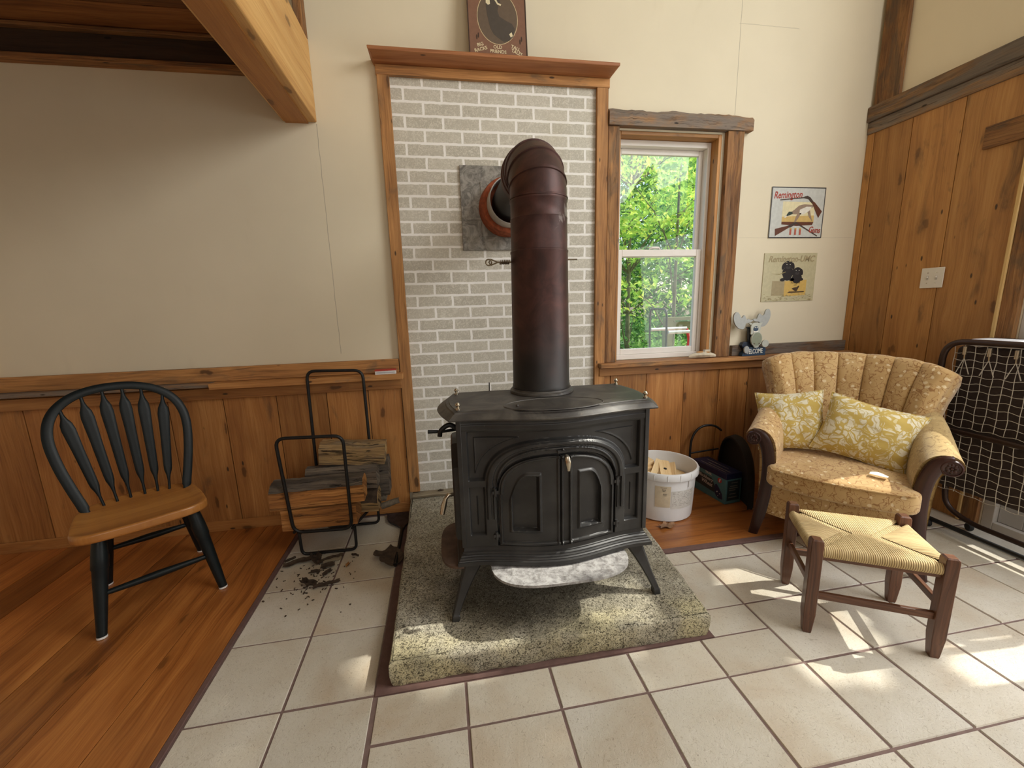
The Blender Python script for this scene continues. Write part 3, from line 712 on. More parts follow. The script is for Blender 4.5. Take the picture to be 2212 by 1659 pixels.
# grout bed round the slab (part of the floor)
mb = MB(); mb.box(-.006, 1.284, -1.341, -.9, -.004, .0012, 'x'); mb.box(-.006, 1.20, -.9, -.03, -.004, .0012, 'x'); mb.build('grout_bed', MAT['grout_dark'], floor, smooth=0)
# weathered plank at the back edge of the slab
mb = MB(); loops = []
for k in range(31):
    x = lerp(.05, 1.29, k/30); a = .005*mnoise.noise((x*9, 1, 2)); b = .004*mnoise.noise((x*14, 5, 2))
    loops.append([(x, -.062+a, .1035), (x, -.066+a, .118+b), (x, -.055+a, .127+b), (x, -.0095, .126), (x, -.0095, .1035)])
mb.loft(loops, tone=.5); tag(mb.build('weathered_plank', MAT['plank_pale'], smooth=40), 'pale weathered plank lying along the back of the cement slab', 'plank')
mb = MB(); mb.tube([(.21, -.04, .133), (.225, -.04, .136), (.248, -.042, .133)], [.005, .011, .004], 8, flat=[.5, .5, .5]); tag(mb.build('bark_chip', MAT['bark_dark'], smooth=60), 'small dark bark chip on the pale plank left of the stove', 'bark chip')

# ------------------------------------------------------------------ wood stove
st = thing('wood_stove', 'large black cast iron wood stove with arched double doors on a cement slab', 'wood stove', (.706, -.965, .10), radians(-1.2))
HW, YF, YB, BOW = .372, -.165, .172, .057
def bow(x): return BOW*(.5+.5*cos(pi*min(1, abs(x)/.36)))
def outline(off, nf=40, bulge=.012):
    pts = []
    for k in range(nf+1):
        x = lerp(-HW-off, HW+off, k/nf); pts.append((x, YF-off-bow(x)))
    for k in range(1, 12):
        t = k/12; pts.append((HW+off+bulge*sin(pi*t), lerp(YF-off, YB+off, t)))
    for k in range(nf+1):
        x = lerp(HW+off, -HW-off, k/nf); pts.append((x, YB+off))
    for k in range(1, 12):
        t = k/12; pts.append((-HW-off-bulge*sin(pi*t), lerp(YB+off, YF-off, t)))
    return pts
ol = lambda off, z, b=.0: [(x, y, z) for x, y in outline(off, 40, b)]
mb = MB(); mb.loft([ol(-.016, .26), ol(-.016, .80)]); mb.build('firebox', MAT['cast_iron'], st, smooth=30)
mb = MB(); mb.loft([ol(.020, .216), ol(.026, .217), ol(.026, .231), ol(.022, .2325), ol(.020, .2355), ol(.0205, .239), ol(.0175, .2405), ol(.0155, .2435), ol(.016, .247), ol(.0125, .2485), ol(.0105, .2515), ol(.011, .255), ol(.007, .2565), ol(.004, .260), ol(.0045, .264), ol(.001, .266), ol(-.003, .284), ol(-.008, .288)]); mb.build('base_moulding', MAT['cast_iron'], st, smooth=30)
mb = MB(); mb.loft([ol(.008, .795, .03), ol(.028, .799, .045), ol(.030, .804, .046), ol(.026, .808, .044), ol(.020, .812, .04), ol(.016, .818, .038), ol(.009, .822, .034), ol(.007, .827, .032), ol(-.002, .829, .03), ol(-.004, .832, .03)])
mb.build('top_plate', MAT['iron_top'], st, smooth=28)
# front casting with relief
NP = 2.5
def arch(x, z, w, h, zs):
    if z <= zs: return abs(x)-w
    k = ((abs(x)/w)**NP+((z-zs)/h)**NP)**(1/NP)
    return (k-1)*min(w, h)*1.05
def rel(x, z):
    h = 0.0; ax = abs(x)
    do = arch(x, z, .278, .182, .53); dd = arch(x, z, .236, .160, .50)
    d = min(do, .342-ax, z-.556, .752-z)
    h -= .017*sst(0, .007, d); h += .005*(sst(.026, .028, d)-sst(.030, .033, d))+.004*sst(.030, .033, d)
    d = min(ax-.280, .342-ax, z-.33, .532-z)
    h -= .015*sst(0, .007, d)
    h += .004*(1 if abs(ax-.311) < .002 and .37 < z < .49 else 0)
    if z > .40:
        h += .009*sst(-.020, -.016, do)*(1-sst(-.006, -.001, do)); h += .007*sst(-.036, -.033, do)*(1-sst(-.029, -.026, do))
    if z > .288: h -= .022*sst(.004, -.002, dd)
    h += .004*sst(.752, .762, z)*(1-sst(.776, .782, z))
    return h
mb = MB()
def front(u, v):
    x = lerp(-HW+.002, HW-.002, u); z = lerp(.286, .797, v); return (x, YF-bow(x)-rel(x, z)-.004, z)
mb.grid(front, 300, 210, tone=.5); mb.build('front_casting', MAT['cast_iron'], st, smooth=40)
for sg in (-1, 1):   # corner pilasters
    mb = MB(); mb.loft([[(sg*(HW+a), YF+b-.004, z) for a, b in ((-.012, -.006), (.006, -.004), (.006, .03), (-.012, .03))] for z in (.285, .797)]); mb.build('corner_post', MAT['cast_iron'], st, smooth=20, bevel=.002)
def door(sg):
    def topz(x): return .50+.152*(max(0, 1-(abs(x)/.2305)**NP))**(1/NP)
    def drel(x, z):
        ax = abs(x); d = -arch(x, z, .232, .154, .50)
        d = min(d, z-.288)
        h = .010+.009*(1-sst(.011, .015, d))-.004*(1-sst(.004, .007, d))
        a, b = (.080, .182) if sg < 0 else (.082, .172)
        di = min(ax-a, b-ax, z-.350)
        # top of inner frame : arched on the outer side
        zt = .575-.10*max(0, (ax-a-.035)/(b-a-.03))**2.6
        di = min(di, (zt-z)*.9)
        h += .008*sst(-.012, -.003, di)*(1-sst(0, .003, di)); h -= .013*sst(0, .006, di)
        if sg > 0: h += .010*(sst(.003, .006, ax)-sst(.011, .014, ax))+.010*(sst(.036, .039, ax)-sst(.046, .049, ax))
        else: h += .006*(1-sst(.008, .011, ax))
        return h
    mb = MB()
    xa, xb = (.0012, .2300)
    def fn(u, v):
        x = sg*lerp(xa, xb, 1-(1-u)**1.35 if True else u); z = lerp(.288, topz(x), v); return (x, YF-bow(x)-drel(x, z)+.012, z)
    n1, n2 = 110, 150
    mb.grid(fn, n1, n2, tone=.5)
    # sides back to the casting
    edge = [fn(u/n1, 0) for u in range(n1+1)]+[fn(1, v/n2) for v in range(n2+1)]+[fn(1-u/n1, 1) for u in range(n1+1)]+[fn(0, 1-v/n2) for v in range(n2+1)]
    mb.loft([edge, [(p[0], p[1]+.014, p[2]) for p in edge]], True, False, tone=.5)
    o = mb.build('door', MAT['cast_iron'], st, smooth=40)
    for z in (.33, .51):
        hb = MB(); hx = sg*.243; y0 = YF-bow(hx)-.006
        hb.tube([(hx, y0, z-.016), (hx, y0, z+.016)], .006, 10); hb.box(hx-.012, hx+.012, y0-.004, y0+.012, z-.006, z+.006, 'x'); hb.build('hinge', MAT['cast_iron'], o)
    return o
dl = door(-1); d2 = door(1)
mb = MB(); y0 = YF-bow(0)-.018
mb.tube([(.020, y0, .655), (.020, y0-.014, .652), (.022, y0-.018, .638), (.024, y0-.016, .618), (.025, y0-.013, .603)], [.007, .0105, .0115, .009, .006], 12); mb.build('door_knob', MAT['nickel'], d2)
mb = MB(); mb.box(-.012, .018, y0-.004, y0+.012, .668, .676, 'x'); mb.ball((.008, y0-.002, .680), .005); mb.build('door_latch', MAT['cast_iron'], d2)
# ash lip in front
def dshape(hw, d, r, n=10):
    out = [(-hw, 0)]
    for k in range(2*n+1):
        a = pi+pi*k/(2*n); out.append((hw*(abs(cos(a))**.62)*(1 if cos(a) > 0 else -1), -d*(abs(sin(a))**.75)))
    out.append((hw, 0)); return out
def tray(name, par, M, hw, d, mat, rim=.008):
    sh = dshape(hw, d, 0)
    mb = MB(); mb.loft([[(x, y, -.006) for x, y in sh], [(x, y, .004) for x, y in sh]], M=M, mi=0); 
    o = mb.build(name, MAT[mat], par, smooth=30)
    rb = MB(); rb.tube([M @ Vector((x, y, .006)) for x, y in sh], rim, 8); rb.build('tray_rim', MAT['cast_iron'], o)
    return o
tray('ash_lip', st, T(.004, YF-.012, .204), .276, .166, 'ash_tray')
tray('side_tray', st, T(-HW-.004, -.02, .215) @ RZ(-pi/2), .170, .090, 'rust_tray', .006)
# legs
for sx in (-1, 1):
    for sy in (-1, 1):
        mb = MB(); loops = []
        for t, ox, oy, w, dp in ((0, 0, 0, .078, .060), (.12, .006, .006, .070, .054), (.3, .024, .020, .054, .044), (.5, .042, .036, .040, .034), (.7, .060, .052, .031, .028), (.86, .074, .066, .027, .025), (.9, .077, .069, .027, .026), (.92, .078, .070, .031, .030), (1, .080, .072, .031, .030)):
            cx = sx*(HW-.034+ox*.95+(.068-w)*.12); cy = (YF+.034 if sy < 0 else YB-.034)+sy*oy; z = lerp(.217, .002, t)
            c = .25
            loops.append([(cx+w*a, cy+dp*b, z) for a, b in ((-.5, -.5+c*.5), (-.5+c*.5, -.5), (.5-c*.5, -.5), (.5, -.5+c*.5), (.5, .5-c*.5), (.5-c*.5, .5), (-.5+c*.5, .5), (-.5, .5-c*.5))])
        mb.loft(loops, tone=.5); mb.build('leg', MAT['cast_iron'], st, smooth=30)
# left side door with nickel handle, damper lever
mb = MB(); mb.loft([[(-HW-.003-a, y, z) for y, z in ((-.125+b, .29+b), (.135-b, .29+b), (.135-b, .60-b), (.08-b, .68-b), (-.07+b, .68-b), (-.125+b, .60-b))] for a, b in ((0, 0), (.020, .004), (.026, .012), (.018, .024))]); sd = mb.build('side_door', MAT['cast_iron'], st, smooth=20)
mb = MB(); mb.tube([(-HW-.028, -.03, .445), (-HW-.05, -.035, .447), (-HW-.062, -.04, .435), (-HW-.072, -.045, .405), (-HW-.080, -.05, .372)], [.008, .009, .008, .012, .010], 12); mb.build('side_handle', MAT['nickel'], sd)
mb = MB(); mb.tube(spline([(-HW+.01, .0, .71), (-HW-.03, .0, .735), (-HW-.065, -.002, .715), (-HW-.072, -.002, .69)], 5), .010, 10); mb.tube([(-HW-.0, .05, .70), (-HW-.055, .03, .70), (-HW-.12, .02, .706)], [.007, .006, .008], 10); mb.build('damper_lever', MAT['black_steel'], st)
for x, y in ((-.366, -.146), (.370, -.146), (-.366, .128), (.370, .150)):
    mb = MB(); mb.lathe([(.009, .832), (.009, .838), (.004, .840), (.005, .843), (.0095, .849), (.0095, .853), (.005, .859), (.001, .860)], 12, M=T(x, y, 0)); mb.build('acorn_nut', MAT['nickel'], st)
mb = MB(); n = 48
for r0, r1, z0, z1 in ((1.0, .985, .8322, .835), (.985, .965, .835, .8315), (.965, .0, .8335, .8345)):
    A = [(.0+.196*r0*cos(2*pi*k/n), -.145+.095*r0*sin(2*pi*k/n), z0) for k in range(n)]; B = [(.0+.196*max(r1, .01)*cos(2*pi*k/n), -.145+.095*max(r1, .01)*sin(2*pi*k/n), z1) for k in range(n)]
    mb.loft([A, B], True, r1 == 0)
mb.ball((-.145, -.158, .837), .006, mi=0); mb.build('griddle_lid', MAT['iron_top'], st, smooth=25)
mb = MB(); mb.lathe([(.136, .832), (.140, .834), (.138, .842), (.131, .846), (.129, .852), (.120, .853)], 40, M=T(.008, .11, 0)); mb.build('flue_collar', MAT['iron_top'], st)
mb = MB(); mb.tube([(-.22, .165, .80), (-.218, .168, .87)], .0025, 6); mb.build('rear_rod', MAT['black_steel'], st)

# ------------------------------------------------------------------ stove pipe
PX, PY = .715, -.855
sp = thing('stove_pipe', 'rust brown elbowed stove pipe rising from the black stove and turning into the wall', 'stove pipe', (PX, PY, .92))
zz = lambda z: z-.92
mb = MB(); mb.lathe([(.1255, zz(.953)), (.1255, zz(.965)), (.1235, zz(.967)), (.121, zz(1.25)), (.1185, zz(1.512)), (.1205, zz(1.516)), (.1205, zz(1.522)), (.118, zz(1.524))], 56); mb.build('lower_pipe', MAT['pipe_rust'], sp, smooth=50)
mb = MB(); mb.lathe([(.1165, zz(1.518)), (.117, zz(1.60)), (.1165, zz(1.645)), (.1175, zz(1.647)), (.1155, zz(1.650)), (.115, zz(1.708)), (.118, zz(1.712)), (.118, zz(1.722)), (.115, zz(1.726))], 56); mb.build('upper_pipe', MAT['pipe_rust'], sp, smooth=50)
# gored elbow turning from +z to +y
RB = .150; zc = zz(1.722); yc = RB
mb = MB(); loops = []; seg = 56
def ring(a, r):
    # a : 0 = vertical, pi/2 = horizontal
    cy, cz = yc-RB*cos(a), zc+RB*sin(a)
    return [(r*cos(2*pi*k/seg), cy-r*sin(2*pi*k/seg)*cos(a), cz+r*sin(2*pi*k/seg)*sin(a)) for k in range(seg)]
gor = 4
for g in range(gor):
    a0, a1 = g*(pi/2)/gor, (g+1)*(pi/2)/gor
    for f, r in ((0.0, .1195), (.05, .1195), (.07, .1150), (.5, .1155), (.93, .1150), (.95, .1195)):
        loops.append(ring(lerp(a0, a1, f), r))
loops.append(ring(pi/2, .1195))
mb.loft(loops, True, False); mb.build('elbow', MAT['pipe_rust'], sp, smooth=35)
M0 = T(0, RB, zc+RB) @ RX(-pi/2)
mb = MB(); mb.lathe([(.1165, -.002), (.1175, .03), (.1215, .034), (.1215, .05), (.1165, .054), (.112, .10), (.112, .115), (.098, .118)], 48, M=M0); mb.build('elbow_cuff', MAT['pipe_rust'], sp, smooth=40)
mb = MB(); mb.lathe([(.096, .06), (.096, -PY-RB-.05)], 40, M=M0); mb.build('flue_stub', MAT['black_steel'], sp, smooth=50)
mb = MB(); pts = []
for k in range(60): a = k/60*2*pi*6; pts.append((-.125-.042*k/60, .008*cos(a), zz(1.482)+.008*sin(a)))
mb.tube(pts, .0022, 6); mb.tube([(-.118, 0, zz(1.482)), (-.175, 0, zz(1.482))], .0032, 8)
mb.tube([(-.175, 0, zz(1.482)), (-.205, 0, zz(1.494)), (-.212, 0, zz(1.482)), (-.205, 0, zz(1.470)), (-.175, 0, zz(1.482))], .003, 8)
n = 14; mb.tube([(-.213+.012*cos(2*pi*k/n), 0, zz(1.482)+.012*sin(2*pi*k/n)) for k in range(n)], .003, 8, closed=True)
mb.build('damper_handle', MAT['brass_rod'], sp)
mb = MB(); mb.tube([(.116, 0, zz(1.49)), (.165, 0, zz(1.49))], .003, 8); mb.build('damper_pin', MAT['brass_rod'], sp)

# thimble plate on the wall
tb = thing('flue_thimble', 'square zinc wall plate with rusty ring and grey sleeve behind the stove pipe', 'flue thimble', (.718, -.009, 1.872))
mb = MB(); mb.box(-.266, .266, -.012, -.001, -.236, .236, 'x'); mb.box(-.15, .15, -.016, -.0125, -.16, .15, 'x', mi=0); pl_ = mb.build('wall_plate', MAT['zinc_plate'], tb, smooth=0, bevel=.003)
MY = RX(pi/2)
mb = MB(); mb.lathe([(.163, .016), (.162, .03), (.157, .10), (.152, .118), (.142, .122), (.130, .118)], 56, M=MY); mb.build('rust_ring', MAT['rust_ring'], tb, smooth=45)
mb = MB(); mb.lathe([(.128, .02), (.127, .225), (.126, .228), (.121, .228), (.119, .10)], 56, M=MY, caps=False); mb.build('sleeve', MAT['grey_collar'], tb, smooth=45)
mb = MB(); mb.lathe([(.1185, .105), (.097, .105)], 56, M=MY, caps=False); mb.build('sleeve_inside', MAT['black_void'], tb, smooth=45)
# ------------------------------------------------------------------ spindle back chair
ch = thing('spindle_chair', 'dark green arrow-back chair with honey wood seat by the left wainscot', 'chair', (-1.12, -.545, .004), radians(34.8))
# seat : saddle shape
so_ = [(-.205, .10), (-.15, .165), (-.07, .192), (0, .198), (.07, .192), (.15, .165), (.205, .10), (.222, 0), (.228, -.11), (.222, -.185), (.17, -.222), (.08, -.232), (0, -.236), (-.08, -.232), (-.17, -.222), (-.222, -.185), (-.228, -.11), (-.222, 0)]
so_ = [(p.x-.012, p.y) for p in spline([(a, b, 0) for a, b in so_], 6, True)]
def scal(k, z): return [(x*k, (y+.02)*k-.02, z) for x, y in so_]
mb = MB(); mb.loft([scal(.90, .408), scal(.975, .409), scal(.995, .413), scal(1.0, .420), scal(1.0, .440), scal(.992, .446), scal(.97, .448), scal(.92, .447), scal(.8, .440), scal(.5, .436), scal(.1, .436)], tone=.5)
# grain runs along x : use object x,y as uv
mb.uv = [[(mb.v[i].x+3, mb.v[i].y+4) for i in f] for f in mb.f]
mb.build('seat', MAT['chair_seat'], ch, smooth=60)
TB = radians(17); BY, BZ = .086, .438
def bk(a, b, d=0): return Vector((a-.012-.02*b, BY+b*sin(TB)+d*cos(TB), BZ+b*cos(TB)-d*sin(TB)))
bw = [(-.178, -.01), (-.188, .04), (-.205, .11), (-.228, .22), (-.241, .33), (-.234, .41), (-.205, .475), (-.150, .525), (-.08, .552), (0, .560), (.08, .552), (.150, .525), (.205, .475), (.234, .41), (.241, .33), (.228, .22), (.205, .11), (.188, .04), (.178, -.01)]
pts = spline([bk(a, b) for a, b in bw], 6)
mb = MB(); n = len(pts); loops = []
for i, p in enumerate(pts):
    t = (pts[min(i+1, n-1)]-pts[max(i-1, 0)]).normalized(); nrm = Vector((0, cos(TB), -sin(TB))); sdv = t.cross(nrm)
    k = min(i, n-1-i)/(n/2); w = .0185 if k > .06 else .014
    loops.append([p+sdv*w*cx+nrm*.011*cy for cx, cy in ((-1, -.55), (-.55, -1), (.55, -1), (1, -.55), (1, .55), (.55, 1), (-.55, 1), (-1, .55))])
mb.loft(loops); mb.build('bow', MAT['black_paint'], ch, smooth=40)
for a0, a1, b1 in ((-.122, -.186, .478), (-.076, -.112, .530), (-.028, -.040, .549), (.024, .030, .549), (.072, .098, .532), (.116, .172, .490)):
    mb = MB(); loops = []; yb = .075*(1-(a0/.2)**2)
    p0 = Vector((a0-.012, BY+yb*.85, BZ)); p1 = bk(a1, b1)
    for v, w, d in ((-.02, .0055, .0055), (.10, .0055, .0055), (.15, .0085, .006), (.21, .0155, .005), (.26, .0170, .0045), (.6, .0200, .0045), (.80, .0235, .0045), (.86, .0205, .0045), (.91, .011, .005), (.95, .007, .006), (1.01, .006, .006)):
        c = p0.lerp(p1, v); t = (p1-p0).normalized(); sx = Vector((1, 0, 0)); sx = (sx-t*sx.dot(t)).normalized(); ny = t.cross(sx)
        loops.append([c+sx*w*cos(2*pi*k/10)+ny*d*sin(2*pi*k/10) for k in range(10)])
    mb.loft(loops); mb.build('spindle', MAT['black_paint'], ch, smooth=50)
tops = [(-.155, -.135), (.155, -.135), (-.135, .115), (.135, .115)]; feet = [(-.209, -.224), (.212, -.220), (-.186, .238), (.190, .250)]
def legpt(i, t): return Vector((lerp(tops[i][0], feet[i][0], t), lerp(tops[i][1], feet[i][1], t), lerp(.415, .006, t)))
for i in range(4):
    mb = MB(); mb.tube([legpt(i, t) for t in (0, .1, .22, .34, .36, .5, .75, .97, 1)], [.021, .025, .028, .029, .026, .0245, .021, .0175, .0175], 16); lg = mb.build('leg', MAT['black_paint'], ch, smooth=60)
    mb = MB(); mb.tube([legpt(i, .992), legpt(i, 1.0)+Vector((0, 0, -.005))], .0182, 14); mb.build('glide', MAT['white_plastic'], lg)
for i, j, t in ((0, 1, .60), (2, 3, .52), (0, 2, .55), (1, 3, .55)):
    a, b = legpt(i, t), legpt(j, t); mb = MB(); mb.tube([a.lerp(b, k) for k in (.02, .15, .4, .5, .6, .85, .98)], [.010, .012, .0155, .0165, .0155, .012, .010], 12); mb.build('stretcher', MAT['black_paint'], ch, smooth=60)

# ------------------------------------------------------------------ log rack
rk = thing('log_rack', 'black steel tube log rack holding firewood on the tile by the wainscot', 'log rack', (-.37, -.27, 0), 0)
rx, ry = -.37, -.27
def RP(x, y, z): return (x-rx, y-ry, z)
TR = .0088
FA = [(-.548, -.405, .143), (-.572, -.418, .675), (-.243, -.425, .667), (-.250, -.412, .135)]
BA = [(-.487, -.125, .143), (-.480, -.105, .970), (-.172, -.115, .960), (-.168, -.135, .137)]
mb = MB(); mb.tube(rounded_loop([RP(*p) for p in FA], .05), TR, 12, True); mb.build('front_loop', MAT['black_steel'], rk, smooth=60)
mb = MB(); mb.tube(rounded_loop([RP(*p) for p in BA], .05), TR, 12, True); mb.build('rear_loop', MAT['black_steel'], rk, smooth=60)
for a, b in ((FA[0], BA[0]), (FA[3], BA[3])):
    mb = MB(); mb.tube([RP(*a), RP(*b)], TR*.9, 12); mb.build('base_rail', MAT['black_steel'], rk)
for A, y in ((FA, -.40), (BA, -.13)):
    x0, x1 = A[0][0]+.022, A[3][0]+.012
    mb = MB(); mb.tube(rounded([RP(x0, y, .142), RP(x0+.004, y-.004, .0095), RP(x1, y-.014, .0095), RP(x1, y-.004, .138)], .03), TR*.9, 12); mb.build('foot_loop', MAT['black_steel'], rk, smooth=60)

# ------------------------------------------------------------------ firewood
def log(name, label, x0, x1, poly, mat, tilt=0.0, yaw_=0.0, rough=.006, seed=1, bark=None, barkmat='grey_wood', n=26, group='firewood in the black rack'):
    ys_ = [p[0] for p in poly]; zs_ = [p[1] for p in poly]
    c = Vector(((x0+x1)/2, sum(ys_)/len(ys_), min(zs_)))
    t = thing(name, label, 'firewood', c, yaw_, group); t.rotation_euler = (0, tilt, yaw_)
    sm = []
    m = len(poly)
    for i in range(m):
        a, b = poly[i], poly[(i+1) % m]
        for k in range(5): sm.append((lerp(a[0], b[0], k/5), lerp(a[1], b[1], k/5)))
    cy = sum(p[0] for p in sm)/len(sm); cz = sum(p[1] for p in sm)/len(sm)
    def loop(x, e=0.0, sub=sm):
        out = []
        for y, z in sub:
            d = Vector((y-cy, z-cz)); L_ = max(d.length, 1e-4); u = d/L_
            j = rough*(mnoise.noise((x*5, y*40+seed*9, z*40))+.6*mnoise.noise((x*16, y*90+seed*5, z*90)))
            out.append((x-c.x, y+u.x*(j+e)-c.y, z+u.y*(j+e)-c.z))
        return out
    L_ = x1-x0; loops = []
    for k in range(n+1):
        x = lerp(x0, x1, k/n)
        loops.append(loop(x))
    loops = [[(p[0]+.003*mnoise.noise((p[1]*60, p[2]*60, seed)), p[1]*.985, p[2]*.985+.001) for p in loops[0]]]+loops+[[(p[0]+.003*mnoise.noise((p[1]*60, p[2]*60, seed)), p[1]*.985, p[2]*.985+.001) for p in loops[-1]]]
    mb = MB(); mb.loft(loops, tone=R.random()); mb.build('split_log', MAT[mat], t, smooth=38)
    if bark:
        i0, i1 = bark; idx = [k % len(sm) for k in range(i0*5, i1*5+1)]; sub = [sm[k] for k in idx]
        mb = MB(); L1 = []
        for k in range(n+1):
            x = lerp(x0+.004, x1-.004, k/n); a = loop(x, .0015, sub); b = loop(x, .008, sub)
            b = [(p[0], p[1]+.003*mnoise.noise((x*30, p[1]*70, seed)), p[2]+.004*mnoise.noise((x*26, p[1]*60, seed+4))) for p in b]
            L1.append(a+b[::-1])
        mb.loft(L1); mb.build('bark', MAT[barkmat], t, smooth=45)
    return t
log('firewood_log', 'big orange split log with bark on top, front and left in the rack', -.65, -.176, [(-.402, .278), (-.398, .372), (-.37, .398), (-.31, .404), (-.275, .36), (-.30, .276)], 'split_wood', 0, radians(1.5), .004, 1, (1, 4))
log('firewood_log', 'orange split log lying lowest at the front of the rack', -.605, -.222, [(-.400, .1525), (-.398, .268), (-.33, .276), (-.285, .245), (-.27, .18), (-.30, .153)], 'split_wood', 0, radians(-.5), .004, 2, (2, 5), 'grey_wood')
log('firewood_log', 'long grey weathered log behind the orange logs, at mid height', -.505, -.122, [(-.268, .292), (-.268, .405), (-.245, .432), (-.19, .430), (-.165, .38), (-.18, .292)], 'grey_wood', 0, radians(-1), .007, 3)
log('firewood_log', 'topmost pale tan weathered log on the rack', -.436, -.078, [(-.235, .436), (-.238, .52), (-.20, .556), (-.135, .552), (-.118, .50), (-.14, .436)], 'old_wood', radians(5), radians(1), .008, 4)
log('firewood_log', 'dark grey log ending under the topmost log, against the wall side', -.44, -.074, [(-.158, .20), (-.158, .41), (-.135, .428), (-.075, .428), (-.05, .39), (-.06, .20)], 'grey_wood', radians(1), 0, .008, 5)
log('firewood_log', 'brown log sticking out low on the right behind the front logs', -.50, -.128, [(-.262, .153), (-.266, .215), (-.25, .268), (-.20, .288), (-.165, .25), (-.165, .1535)], 'old_wood', radians(2.5), radians(-2), .006, 6, (1, 4), 'bark_dark')
log('firewood_log', 'low round grey log at the back of the rack', -.47, -.10, [(-.158, .1535), (-.162, .175), (-.13, .196), (-.08, .196), (-.06, .17), (-.075, .153)], 'bark_grey', 0, 0, .005, 8)
t = thing('branch_piece', 'short round grey branch stub poking out of the rack at lower right', 'firewood', (-.10, -.205, .155))
mb = MB(); mb.tube([(-.02, 0, -.010), (.02, -.003, .002), (.055, -.006, .014), (.085, -.008, .022)], [.019, .0195, .018, .017], 14); mb.build('branch_bark', MAT['bark_grey'], t, smooth=40)
mb = MB(); mb.tube([(.0852, -.008, .022), (.0868, -.008, .0223)], .0145, 14); mb.build('cut_end', MAT['split_wood'], t)

# bark, leaves, shovel on the floor by the rack
def flake(name, label, cat, x, y, L_, W_, rot, mat, seed, z=.003, curl=.012, group=None):
    t = MB(); n = 10
    def fn(u, v):
        a = (u-.5); w = W_*(.55+.45*sin(pi*min(1, max(0, u*.9+.06)))**.6)*(1+.35*mnoise.noise((u*6, seed, 1)))
        b = (v-.5)
        return (a*L_+.004*mnoise.noise((v*8, seed, 2)), b*w+.12*L_*mnoise.noise((u*3, seed, 7)), .0015+curl*abs(b)**1.5*2+.004*(1+mnoise.noise((u*5, v*5, seed)))*.6)
    G_ = [[fn(i/n, j/5) for j in range(6)] for i in range(n+1)]
    t.loft([[(p[0], p[1], p[2]) for p in row]+[(p[0], p[1], max(.0004, p[2]-.003)) for p in row[::-1]] for row in G_])
    o = t.build(name, MAT[mat], smooth=50); o.location = (x, y, z-.002); o.rotation_euler = (0, 0, rot)
    return tag(o, label, cat, group)
GB = 'bark pieces on the tile in front of the log rack'
flake('bark_piece', 'long dark bark strip on the tile at left in front of the rack', 'bark', -.515, -.468, .16, .042, radians(14), 'bark_dark', 1, group=GB)
flake('bark_piece', 'upright-curled brown bark piece just under the rack front foot', 'bark', -.435, -.465, .10, .05, radians(-68), 'bark_dark', 2, curl=.03, group=GB)
flake('bark_piece', 'long bark strip with pale inside edge on the right of the bark pieces', 'bark', -.36, -.475, .13, .032, radians(20), 'bark_dark', 3, group=GB)
flake('bark_piece', 'pale curl of inner bark beside the right bark strip', 'bark', -.345, -.498, .09, .012, radians(24), 'plank_pale', 4, curl=.02, group=GB)
flake('bark_piece', 'broad dark bark scrap below the long right strip', 'bark', -.358, -.535, .065, .04, radians(10), 'bark_dark', 5, group=GB)
flake('bark_piece', 'small bark chip nearest the centre grout line', 'bark', -.345, -.595, .05, .024, radians(50), 'bark_dark', 6, group=GB)
flake('bark_piece', 'small dark chip left of centre among the bark pieces', 'bark', -.41, -.575, .045, .02, radians(0), 'bark_dark', 7, group=GB)
flake('bark_piece', 'ragged bark sliver lying lowest along the cross grout line', 'bark', -.325, -.69, .12, .022, radians(18), 'bark_dark', 8, group=GB)
flake('bark_piece', 'dark splintered bark below the middle of the pile', 'bark', -.415, -.668, .09, .026, radians(-28), 'bark_dark', 9, curl=.03, group=GB)
flake('bark_piece', 'thin bark splinter near the pine floor edge', 'bark', -.573, -.437, .055, .012, radians(38), 'bark_dark', 10, group=GB)
flake('bark_piece', 'lone thin stick of bark on the right-hand tile', 'bark', -.235, -.468, .045, .007, radians(-25), 'bark_dark', 11, group=GB)
flake('wood_chip', 'small orange wood chip on the right-hand tile by the rack', 'wood chip', -.256, -.548, .03, .016, radians(70), 'split_wood', 12)
mb = MB(); RR = random.Random(3)
for k in range(120):
    cx, cy = RR.gauss(-.40, .10), RR.gauss(-.63, .11)
    if not (-.60 < cx < -.02 and -1.0 < cy < -.38): continue
    L_, W_, a = RR.uniform(.0015, .007), RR.uniform(.001, .0032), RR.random()*pi
    mb.box(-L_, L_, -W_, W_, .0008, RR.uniform(.002, .0045), M=T(cx, cy, 0) @ RZ(a))
tag(mb.build('bark_crumbs', MAT['bark_dark'], smooth=0), 'fine bark crumbs scattered on the tile in front of the log rack', 'crumbs', kind='stuff')
flake('bark_slab', 'large dark curled bark slab against the left edge of the cement slab', 'bark', -.048, -.535, .17, .12, radians(-62), 'bark_dark', 21, z=.004, curl=.035)
# hearth shovel lying on the floor
sh = thing('ash_shovel', 'dark metal ash shovel lying on the tile between rack and cement slab', 'shovel', (-.042, -.15, .0))
mb = MB(); loops = []
for k in range(13):
    t_ = k/12; y = lerp(.10, -.11, t_); w = .080*(1-sst(.45, 1.0, t_)*.88)
    xo = lerp(0, .038, t_)
    pr = [(-w, .016), (-w*.92, .004), (-w*.5, .002), (w*.5, .002), (w*.92, .004), (w, .016)]
    loops.append([(xo+a, y, b+.002) for a, b in pr]+[(xo+a*.98, y, b+.0045) for a, b in pr[::-1]])
mb.loft(loops); mb.build('blade', MAT['steel_dark'], sh, smooth=40)
mb = MB(); mb.tube([(.035, -.10, .008), (.036, -.14, .016), (.034, -.3, .012), (.030, -.46, .010)], [.011, .010, .0095, .0105], 10); mb.build('shovel_handle', MAT['black_steel'], sh)

